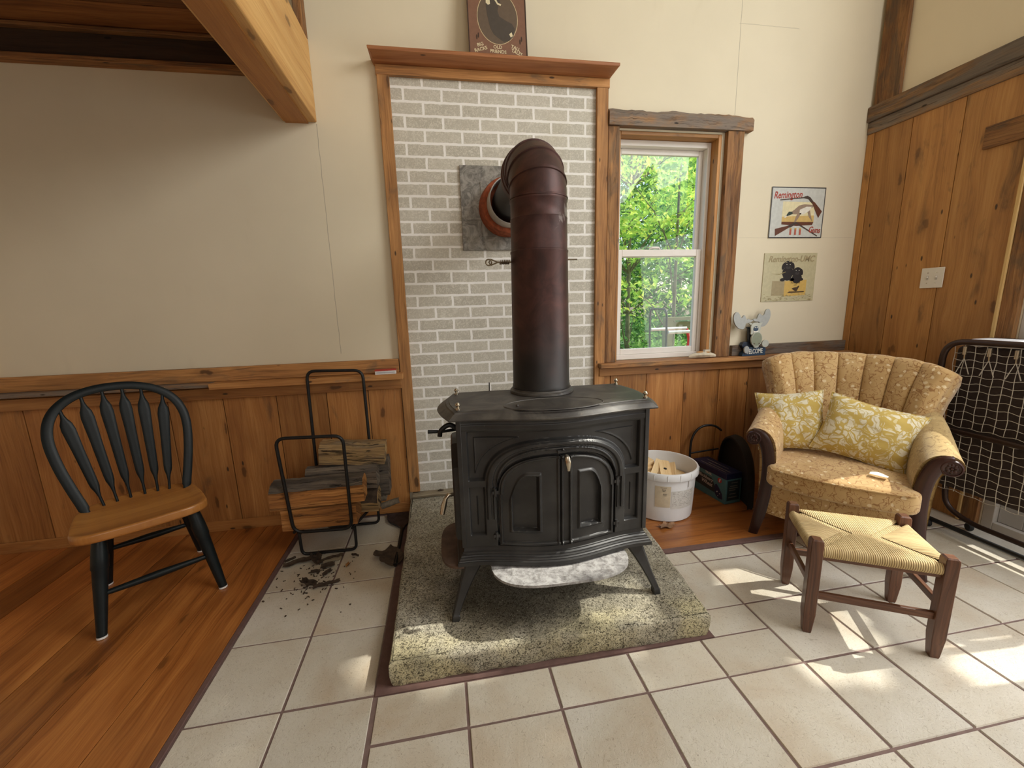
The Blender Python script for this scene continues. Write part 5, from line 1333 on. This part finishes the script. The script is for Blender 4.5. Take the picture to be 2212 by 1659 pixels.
pl(mb, [(.50, .52), (.58, .50), (.52, .62), (.44, .74), (.47, .60)], .0026, 0); pl(mb, [(.68, .46), (.73, .44), (.76, .56), (.80, .68), (.72, .58)], .0025, 0)
pl(mb, [(.27, .58), (.31, .53), (.34, .48), (.40, .48), (.42, .52), (.36, .55), (.31, .57), (.28, .60)], .0027, 2); pl(mb, [(.26, .59), (.30, .55), (.31, .57), (.28, .605)], .0028, 1)
mb.build('duck_print', [MAT['s_duck'], MAT['s_white'], MAT['s_duckhead']], sg, smooth=0)
for gun in ([[(.16, .245), (.62, .19), (.62, .21), (.16, .262)], [(.60, .18), (.66, .165), (.72, .20), (.80, .30), (.76, .32), (.68, .23), (.60, .215)], [(.75, .29), (.80, .285), (.96, .47), (.90, .60)]],
            [[(.49, .68), (.92, .955), (.91, .97), (.47, .70)], [(.34, .76), (.46, .685), (.51, .68), (.50, .72), (.40, .79), (.34, .80)], [(.11, .82), (.35, .755), (.36, .80), (.12, .96)]]):
    mb = MB()
    for i, p in enumerate(gun): pl(mb, p, .0030+.0002*i, 1 if i == 2 else 0)
    mb.build('shotgun_print', [MAT['s_gun'], MAT['s_stock']], sg, smooth=0)
for u in (.385, .475, .565):
    mb = MB(); pl(mb, [(u, .83), (u+.035, .83), (u+.035, .94), (u, .94)], .0028, 0); pl(mb, [(u, .80), (u+.035, .80), (u+.035, .83), (u, .83)], .0028, 1); mb.build('shell_print', [MAT['s_shell'], MAT['s_brass']], sg, smooth=0)
text('lettering', 'Remington', .062, MAT['s_red'], sg, T(-.083, -.0022, .112) @ RY(radians(-2)), .25, .0003, sx=.80, bold=.0008)
text('lettering', 'Guns', .055, MAT['s_red'], sg, T(.145, -.0034, -.112) @ RY(radians(4)), .25, .0003, sx=.8, bold=.0008)

s2 = tin('tin_sign', 'lower tin sign on the wall with two black puppies in a crate', 'sign', 2.713, 1.443, .41, .325)
mb = MB(); mb.box(-w, w, -.0015, .0030, -h, h, 'x'); mb.build('sign_plate', MAT['s_tan'], s2, smooth=0)
mb = MB(); pl(mb, [(.18, .57), (.45, .58), (.45, .88), (.18, .88)], .0019, 0); pl(mb, [(.42, .58), (.84, .56), (.84, .88), (.42, .90)], .0021, 1); mb.build('crate_print', [MAT['s_crateside'], MAT['s_crate']], s2, smooth=0)
mb = MB(); rr = random.Random(5)
for k in range(90):
    u, v, a = rr.uniform(.02, .95), rr.uniform(.84, .985), rr.uniform(-.5, .5); dx, dz = .03*cos(a), .03*sin(a)
    pl(mb, [(u, v), (u+dx, v+dz*.6), (u+dx, min(.99, v+dz*.6+.008)), (u, min(.99, v+.008))], .0024+.00002*k, k % 2)
mb.build('straw_print', [MAT['s_straw'], MAT['s_crateside']], s2, smooth=0)
def ell(u, v, a, b, n=20, rot=0): return [(u+a*cos(2*pi*k/n)*cos(rot)-b*sin(2*pi*k/n)*sin(rot), v+a*cos(2*pi*k/n)*sin(rot)+b*sin(2*pi*k/n)*cos(rot)) for k in range(n)]
def pup(par, u, v, k):
    mb = MB(); pl(mb, ell(u, v+.15*k, .10*k, .12*k), .0026, 0); pl(mb, ell(u, v, .085*k, .085*k), .0028, 0); pl(mb, ell(u-.085*k, v+.02, .028*k, .07*k, rot=.2), .0030, 0); pl(mb, ell(u+.085*k, v+.02, .028*k, .07*k, rot=-.2), .0030, 0)
    pl(mb, ell(u, v+.045*k, .042*k, .035*k), .0031, 1); pl(mb, ell(u, v+.03*k, .016*k, .011*k), .0033, 0); pl(mb, ell(u-.03*k, v-.015*k, .009*k, .009*k, 8), .0033, 2); pl(mb, ell(u+.03*k, v-.015*k, .009*k, .009*k, 8), .0033, 2)
    pl(mb, ell(u, .47, .085, .10), .0025, 0); pl(mb, ell(u-.085*k, .55, .045*k, .032*k), .0034, 0); pl(mb, ell(u+.085*k, .55, .045*k, .032*k), .0034, 0)
    mb.build('puppy_print', [MAT['s_dog'], MAT['s_dog2'], MAT['s_white']], par, smooth=0)
pup(s2, .46, .25, 1.05); pup(s2, .645, .375, .95)
mb = MB(); pl(mb, [(.15, .42), (.30, .43), (.42, .38), (.42, .395), (.30, .445)], .0030); mb.build('feather_print', MAT['s_straw'], s2, smooth=0)
mb = MB(); pl(mb, [(.56, .74), (.60, .72), (.66, .71), (.69, .68), (.71, .69), (.69, .74), (.67, .79), (.64, .80)], .0025); pl(mb, [(.48, .83), (.52, .80), (.82, .80), (.80, .82), (.54, .83)], .0025); mb.build('crate_mark_print', MAT['s_ink'], s2, smooth=0)
text('lettering', 'Remington-UMC', .057, MAT['s_tanletter'], s2, T(.004, -.0024, .122), .28, .0005, sx=.92, bold=.0012)
text('lettering', 'Remington', .019, MAT['s_ink'], s2, T(.052, -.0026, -.038), .25, .0002, sx=.9)
text('lettering', 'UMC', .011, MAT['s_ink'], s2, T(.052, -.0026, -.054), 0, .0002)

po = tin('tin_poster', 'brown tin picture of a stag leaning on the mantel shelf above the brick panel', 'sign', 0, 0, .32, .41, loc=(.690, -.103, 2.6274), tilt=radians(-7))
W2, H2 = .160, .205
mb = MB(); mb.box(-W2, W2, -.0015, .0015, 0, 2*H2, 'x'); mb.build('sign_plate', MAT['s_brown'], po, smooth=0)
mb = MB()
for a in ((-W2, -W2+.006, 0, 2*H2), (W2-.007, W2, 0, 2*H2)): mb.box(a[0], a[1], -.0022, -.0015, a[2], a[3])
mb.build('dark_border', MAT['s_edge'], po, smooth=0)
PM = T(0, 0, H2)
def pp(mb, pts, d, mi=0): mb.poly([(a, b) for a, b in pts], -d, mi=mi)
def oval(cx, cz, a, b, n=40): return [(cx+a*cos(2*pi*k/n), cz+b*sin(2*pi*k/n)) for k in range(n)]
mb = MB(); pp(mb, oval(.002, .20, .111, .137), .0018, 1); pp(mb, oval(.002, .20, .108, .134), .0020, 0); mb.build('oval_print', [MAT['s_mid'], MAT['s_antler']], po, smooth=0)
mb = MB()
pp(mb, [(-.052, .300), (-.058, .265), (-.054, .215), (-.046, .175), (-.040, .145), (-.022, .115), (.0, .098), (.030, .080), (.060, .085), (.085, .110), (.095, .150), (.080, .175), (.045, .190), (.012, .208), (.004, .235), (.010, .262), (.022, .275), (.016, .295), (-.010, .31)], .0024, 0)
pp(mb, [(-.056, .296), (-.058, .272), (-.046, .262), (-.035, .268), (-.036, .290), (-.048, .312)], .0027, 1)
pp(mb, [(-.012, .292), (.004, .268), (.022, .262), (.026, .270), (.008, .276), (-.002, .296)], .0027, 1)
pp(mb, [(.062, .120), (.070, .104), (.082, .112), (.076, .132)], .0027, 1)
mb.build('stag_print', [MAT['s_deer'], MAT['s_cream']], po, smooth=0)
mb = MB(); mb.tube([(-.01, -.0024, .305), (.02, -.0024, .298), (.045, -.0024, .302), (.058, -.0024, .322), (.055, -.0024, .345)], .0022, 6); mb.tube([(.045, -.0024, .302), (.064, -.0024, .300), (.062, -.0024, .318)], .002, 6); mb.tube([(-.045, -.0024, .312), (-.06, -.0024, .33), (-.062, -.0024, .35)], .0022, 6); mb.build('antler_print', MAT['s_antler'], po, smooth=60)
mb = MB()
for x, z in ((-.115, .095), (-.106, .105), (.120, .085), (.129, .10)):
    mb = MB(); pp(mb, oval(x, z, .004, .014, 12), .0019); mb.build('hoof_print', MAT['s_edge'], po, smooth=0)
for bd, x, z, a in (('BIG', -.098, .048, 17), ('RACKS', -.096, .024, 17), ('OLD', -.004, .040, 0), ('FRIENDS', -.002, .017, -2), ('TALL', .094, .041, -19), ('TALES', .100, .018, -19)):
    text('lettering', bd, .0245, MAT['s_cream'], po, T(x, -.0022, z+.010) @ RY(radians(-a)), 0, .0003, sx=.95, bold=.0003)

# ------------------------------------------------------------------ moose, stone, switch, outlet
mo = thing('moose_figure', 'painted wooden moose with WELCOME board on the window stool', 'figurine', (2.432, -.046, .9125))
def mz(pts, cx=770, cy=1455): return [((x-cx)*.000273, (cy-y)*.000243) for x, y in pts]
mb = MB(); mb.prism(mz([(430, 1455), (450, 1370), (520, 1330), (600, 1230), (760, 1190), (900, 1230), (1080, 1220), (1110, 1300), (1090, 1380), (1105, 1455)]), -.022, .016); mb.build('welcome_board', MAT['m_blue'], mo, smooth=0, bevel=.002)
mb = MB(); mb.prism(mz([(440, 1150), (480, 1070), (560, 1050), (640, 1060), (700, 1200), (640, 1260), (480, 1230)]), -.010, .022)
mb.prism(mz([(590, 640), (640, 700), (660, 1000), (700, 1250), (860, 1250), (920, 1000), (890, 640)]), -.002, .02); mb.build('body', MAT['m_navy'], mo, smooth=0, bevel=.002)
lefta = [(690, 440), (600, 430), (560, 400), (520, 425), (490, 380), (430, 295), (370, 370), (340, 350), (300, 270), (250, 210), (190, 215), (145, 280), (135, 380), (160, 480), (210, 570), (270, 640), (340, 680), (440, 685), (480, 600), (500, 530), (640, 500)]
righta = [(690, 440), (720, 400), (790, 405), (820, 320), (860, 265), (920, 310), (960, 325), (1000, 280), (1020, 200), (1060, 148), (1120, 150), (1160, 220), (1175, 330), (1150, 450), (1100, 550), (1030, 620), (940, 640), (900, 630), (880, 560), (860, 500), (760, 490)]
for P in (lefta, righta):
    q_ = [(p[0], p[1]) for p in spline([(a, b, 0) for a, b in P], 3, True)]
    mb = MB(); mb.prism(mz(q_), -.016, -.004); mb.build('antler', MAT['m_grey'], mo, smooth=0, bevel=.0015)
for P in ([(640, 600), (560, 520), (610, 520), (680, 540)], [(880, 600), (880, 540), (955, 505), (930, 570)]):
    mb = MB(); mb.prism(mz(P), -.020, -.010); mb.build('ear', MAT['m_pale'], mo, smooth=0, bevel=.001)
q_ = [(p[0], p[1]) for p in spline([(a, b, 0) for a, b in [(690, 520), (780, 510), (860, 540), (895, 640), (880, 760), (880, 850), (640, 850), (625, 750), (615, 640), (640, 560)]], 3, True)]
mb = MB(); mb.prism(mz(q_), -.026, -.0165); mb.build('head', MAT['m_pale'], mo, smooth=0, bevel=.0015)
def me(cx, cy, a, b, n=26): return mz([(cx+a*cos(2*pi*k/n), cy+b*sin(2*pi*k/n)) for k in range(n)])
mb = MB(); mb.prism(me(768, 980, 152, 205), -.038, -.0262, mi=0); mb.prism(me(768, 975, 138, 190), -.0392, -.0381, mi=1); mb.prism(me(700, 1100, 22, 16), -.0402, -.0393, mi=2); mb.prism(me(840, 1100, 22, 16), -.0402, -.0393, mi=2); mb.build('muzzle', [MAT['m_pale'], MAT['m_green'], MAT['s_mid']], mo, smooth=0)
mb = MB(); mb.prism(me(780, 1185, 70, 42), -.034, -.0265); mb.build('lip', MAT['m_pale'], mo, smooth=0, bevel=.001)
mb = MB(); mb.prism(me(750, 690, 70, 78), -.0275, -.0262, mi=0); mb.prism(mz([(680, 740), (750, 755), (825, 735), (815, 790), (690, 790)]), -.0285, -.0276, mi=1); mb.prism(me(725, 650, 14, 14, 10), -.0285, -.0276, mi=1); mb.prism(me(778, 655, 14, 14, 10), -.0285, -.0276, mi=1); mb.build('eyes', [MAT['m_blue'], MAT['s_white']], mo, smooth=0)
for c in ((520, 1270, 74, 104), (1040, 1115, 98, 105)):
    mb = MB(); mb.prism(me(*c), -.034, -.0225); mb.build('hand', MAT['m_pale'] if c[0] > 900 else MAT['m_grey'], mo, smooth=0, bevel=.002)
text('lettering', 'WELCOME', .046, MAT['s_white'], mo, T(-.004, -.0232, .0295) @ RY(radians(-2)), 0, .0004, sx=.62, bold=.0006)

t = thing('carved_stone', 'pale boat-shaped stone on the window stool below the lower pane', 'stone', (2.055, -.040, .9125), radians(-4))
mb = MB(); loops = []
for k in range(15):
    f = k/14; x = lerp(-.098, .098, f); r = max(.02, sin(pi*f)**.75); n1 = .004*mnoise.noise((x*22, 1, 1))
    loops.append([(x, -.034*r, .014+.012*r+n1), (x, -.022*r, .006), (x, .0, .0005+.010*(1-r)), (x, .022*r, .006), (x, .034*r, .016+.010*r), (x, .018*r, .018+.026*r+n1), (x, -.016*r, .018+.026*r-n1)])
mb.loft(loops); o = mb.build('stone_body', MAT['stone'], t, smooth=50)
mb = MB(); mb.box(.012, .052, -.012, .014, .040, .054, 'x', M=RY(-.05)); mb.build('stone_peak', MAT['stone'], t, smooth=0, bevel=.003)
mb = MB(); mb.ball((-.022, -.008, .042), .03, .012, .005, 10); mb.ball((.03, -.014, .040), .018, .008, .004, 10); mb.build('rust_stain', MAT['stone_stain'], t, smooth=60)

sw = thing('light_switch', 'white double light switch plate on the pine panelling of the right wall', 'light switch', (XR-.0235, -.518, 1.396), radians(-90))
mb = MB(); mb.box(-.059, .059, -.004, .0005, -.059, .059, 'x'); mb.build('switch_plate', MAT['switch_white'], sw, smooth=0, bevel=.003)
for x in (-.023, .023):
    mb = MB(); mb.box(x-.006, x+.006, -.0052, -.0042, -.012, .012, 'x', mi=1); mb.box(x-.004, x+.004, -.014, -.005, .001, .009, 'x', M=T(0, 0, 0)); mb.build('toggle', [MAT['switch_white'], MAT['vinyl_shade']], sw, smooth=0, bevel=.001)
    mb = MB()
    for z in (-.03, .03): mb.lathe([(.003, .0045), (.003, .0052), (.001, .0055)], 10, M=T(x, 0, z) @ RX(pi/2))
    mb.build('screw', MAT['nickel'], sw)
ou = thing('wall_outlet', 'pale outlet plate on the wainscot half hidden behind the armchair', 'outlet', (2.605, -.0245, .425))
mb = MB(); mb.box(-.038, .038, -.004, 0, -.058, .058, 'x'); mb.build('outlet_plate', MAT['outlet_white'], ou, smooth=0, bevel=.003)
for z in (-.02, .02):
    mb = MB(); mb.lathe([(.016, .0042), (.016, .006), (.001, .0062)], 18, M=T(0, 0, z) @ RX(pi/2)); mb.build('socket', MAT['vinyl_shade'], ou)

# ------------------------------------------------------------------ outdoors
mb = MB(); mb.box(-14, 24, .2, 30, -.5, -.32, 'x'); mb.box(3.6, 24, -14, .199, -.5, -.32, 'x'); struct(mb.build('ground', MAT['grass'], smooth=0))
def leaves(mb, c, rad, n, size, rr, flat=.5):
    for k in range(n):
        while True:
            p = Vector((rr.uniform(-1, 1), rr.uniform(-1, 1), rr.uniform(-1, 1)))
            if .25 < p.length < 1: break
        p = Vector((c[0]+p.x*rad[0], c[1]+p.y*rad[1], c[2]+p.z*rad[2]))
        s_ = size*rr.uniform(.6, 1.25); M = T(*p) @ RZ(rr.random()*6.28) @ RX(rr.gauss(.5, .5)) @ RY(rr.gauss(0, .4))
        mb.add([(0, 0, 0), (s_*.28, s_*.35, s_*.10), (0, s_, -s_*.10), (-s_*.28, s_*.35, s_*.10), (0, s_*.45, 0)], [(0, 1, 4), (1, 2, 4), (4, 2, 3), (0, 4, 3)], None, min(1, max(0, rr.gauss(.5, .22))), 0, M)
def tree(label, x, y, clumps, mat, size, seed, trunk=(.05, 3.2), name='leafy_tree', group='trees outside the window'):
    rr = random.Random(seed); t = thing(name, label, 'tree', (x, y, -.32), 0, group)
    mb = MB(); th = trunk[1]; P = [(.06*mnoise.noise((k, seed, 1)), .06*mnoise.noise((k, seed, 2)), th*k/6) for k in range(7)]
    mb.tube(P, [trunk[0]*.7*(1-.11*k) for k in range(7)], 10)
    for c in clumps:
        z0 = max(.4, c[2]-.5); f = min(6, z0/th*6); b = Vector(P[int(f)])
        mb.tube([b, b.lerp(Vector(c[:3]), .5)+Vector((0, 0, .12)), Vector(c[:3])], [trunk[0]*.22, trunk[0]*.14, trunk[0]*.07], 6)
    mb.build('trunk', MAT['trunk'], t, smooth=60)
    mb = MB()
    for c in clumps: leaves(mb, c[:3], c[3], c[4], size, rr)
    mb.build('foliage', MAT[mat], t, smooth=0)
def clumps(rr, n, spread, z0, z1, rad, cnt):
    return [(rr.uniform(-spread, spread), rr.uniform(-spread*.6, spread*.6), rr.uniform(z0, z1), (rad*rr.uniform(.7, 1.2), rad*rr.uniform(.6, 1), rad*rr.uniform(.25, .45)), cnt) for k in range(n)]
rr = random.Random(21)
tree('nearest bright yellow-green tree branch hanging in front of the window view', 3.35, 2.5, [(-.75, -.3, 1.80, (.45, .3, .06), 70), (-.1, .1, 2.20, (.9, .4, .10), 150), (.3, 0, 2.85, (1.2, .5, .3), 320), (-.6, .1, 3.1, (1.1, .5, .35), 320), (.2, .3, 3.6, (1.4, .6, .5), 360), (-.2, 0, 2.55, (1.0, .4, .14), 180), (.9, .2, 3.2, (.9, .6, .5), 260)], 'leaf_bright', .095, 1)
tree('mid-distance bright green tree left in the window view', 3.6, 4.4, clumps(rr, 30, 1.5, 1.4, 4.8, .8, 150), 'leaf_bright', .12, 2, (.07, 4.2))
tree('mid green tree right in the window view', 5.7, 5.2, clumps(rr, 26, 1.4, .3, 4.6, .8, 160), 'leaf_mid', .12, 3, (.08, 4.2))
tree('dark green tree low behind the bright one', 4.2, 6.4, clumps(rr, 26, 1.7, .2, 3.6, .9, 180), 'leaf_dark', .13, 4, (.09, 3.6))
tree('dark tree far right behind the mid green one', 7.6, 7.6, clumps(rr, 30, 2.0, .2, 5.5, 1.1, 180), 'leaf_dark', .16, 5, (.12, 5))
tree('tall far tree closing the view at the left', 4.6, 9.0, clumps(rr, 34, 2.6, .2, 7.0, 1.2, 180), 'leaf_mid', .20, 6, (.14, 6))
tree('far background tree filling the gap behind the others', 8.6, 11.0, clumps(rr, 36, 3.2, .2, 8.0, 1.5, 180), 'leaf_dark', .26, 7, (.16, 7))
tree('low bright shrub-like tree just behind the deck rail', 4.55, 3.6, clumps(rr, 10, .8, .4, 1.5, .5, 110), 'leaf_mid', .09, 8, (.04, 1.6))
mb = MB(); rr = random.Random(77)
for k in range(60): leaves(mb, (rr.uniform(1.5, 11), rr.uniform(4.2, 12), rr.uniform(-.2, 1.4)), (1.0, .7, .5), 95, .14, rr)
tag(mb.build('undergrowth', MAT['leaf_dark'], smooth=0), 'dense green undergrowth between the trees outside the window', 'undergrowth', kind='stuff')
# unseen tree added outside the glazed door : gaps cut to place sun patches
def crown(x0, x1, y0, y1, z0, z1, n, size, seed, gaps):
    mb = MB(); rr = random.Random(seed)
    for k in range(n):
        p = Vector((rr.uniform(x0, x1), rr.uniform(y0, y1), rr.uniform(z0, z1)))
        keep = True
        for gx, gy, gz, r in gaps:
            q_ = Vector((gx, gy, gz)); w = p-q_
            if (w-SUN_DIR*w.dot(SUN_DIR)).length < r+size*.45: keep = False; break
        if not keep: continue
        s_ = size*rr.uniform(.7, 1.3); M = T(*p) @ RZ(rr.random()*6.28) @ RX(rr.gauss(0, .6)) @ RY(rr.gauss(.5, .5))
        mb.add([(0, -s_*.5, 0), (s_*.36, -s_*.1, s_*.06), (0, s_*.5, -s_*.06), (-s_*.36, -s_*.1, s_*.06), (0, 0, 0)], [(0, 1, 4), (1, 2, 4), (4, 2, 3), (0, 4, 3)], None, min(1, max(0, rr.gauss(.5, .2))), 0, M)
    return mb
SUN_GAPS = [(1.68, -1.06, 0, .10), (1.82, -1.10, 0, .07), (1.60, -1.17, 0, .08), (1.78, -1.40, 0, .06), (1.73, -1.49, 0, .055), (1.67, -1.56, 0, .04), (.13, -1.20, .1, .06), (.30, -1.22, .1, .05), (.95, -1.18, .1, .08), (.72, -1.17, .28, .09), (.60, -1.18, .28, .06), (.50, -1.23, .1, .04),
        (2.30, -1.09, .44, .09), (2.83, -.88, .82, .07), (2.97, -1.05, 0, .10), (2.95, -1.30, 0, .13), (2.35, -1.78, 0, .20), (2.75, -1.72, 0, .25), (2.95, -2.0, 0, .3)]
for yy, box, n, sd, lab in ((-2.1, (5.6, 6.5, -3.8, -.5, 1.8, 8.6), 9500, 31, 'unseen leafy tree added outside the glazed door to shape the sun patches'),):
    t = thing('leafy_tree', lab, 'tree', (6.1, yy, -.32), 0)
    mb = crown(*box, n, .215, sd, SUN_GAPS); mb.v = [v-Vector((6.1, yy, -.32)) for v in mb.v]; mb.build('foliage', MAT['leaf_mid'], t, smooth=0)
    mb = MB(); mb.tube([(0, 0, 0), (.05, .03, 1.5), (-.03, 0, 3), (0, .05, 5), (.05, 0, 6.5)], [.16, .13, .11, .07, .03], 10); mb.build('trunk', MAT['trunk'], t, smooth=60)
# deck rail and chair outside
dk = thing('deck_rail', 'weathered green-grey deck rail outside the lower right of the window', 'railing', (3.2, 2.2, -.32))
mb = MB(); mb.box(-.15, 1.8, -.045, .045, 1.38, 1.42, 'x'); mb.build('top_rail', MAT['deck_wood'], dk, smooth=0)
mb = MB(); mb.box(-.15, 1.8, -.02, .02, 1.28, 1.36, 'x'); mb.build('under_rail', MAT['deck_wood'], dk, smooth=0)
for x in (-.1, .85, 1.7):
    mb = MB(); mb.box(x-.045, x+.045, -.045, .045, 0, 1.379, 'z'); mb.build('post', MAT['deck_wood'], dk, smooth=0)
mb = MB(); mb.box(-2, 6, .2, 2.1, -.319, .06, 'x'); tag(mb.build('deck', MAT['deck_wood'], smooth=0), 'weathered wooden deck outside below the window', 'deck')
pc = thing('patio_chair', 'metal patio chair with red arm seen through the lower window pane', 'chair', (2.86, 1.6, .06), radians(82))
mb = MB(); mb.tube(rounded([(-.24, .2, .0), (-.24, .22, 1.16), (.24, .22, 1.16), (.24, .2, .0)], .09), .011, 10); mb.build('back_frame', MAT['dark_metal'], pc)
for x in (-.25, .25):
    mb = MB(); mb.tube([(x, .2, .92), (x, -.22, .925)], .018, 10); mb.build('arm', MAT['white_metal'], pc)
    mb = MB(); mb.tube(rounded([(x, -.222, .92), (x, -.26, .78), (x, -.20, .55), (x, -.26, .0)], .05), .017, 10); mb.build('front_leg', MAT['red_metal'], pc)
mb = MB(); mb.box(-.24, .24, -.24, .22, .50, .53, 'x'); mb.build('seat', MAT['red_metal'], pc, smooth=0, bevel=.008)
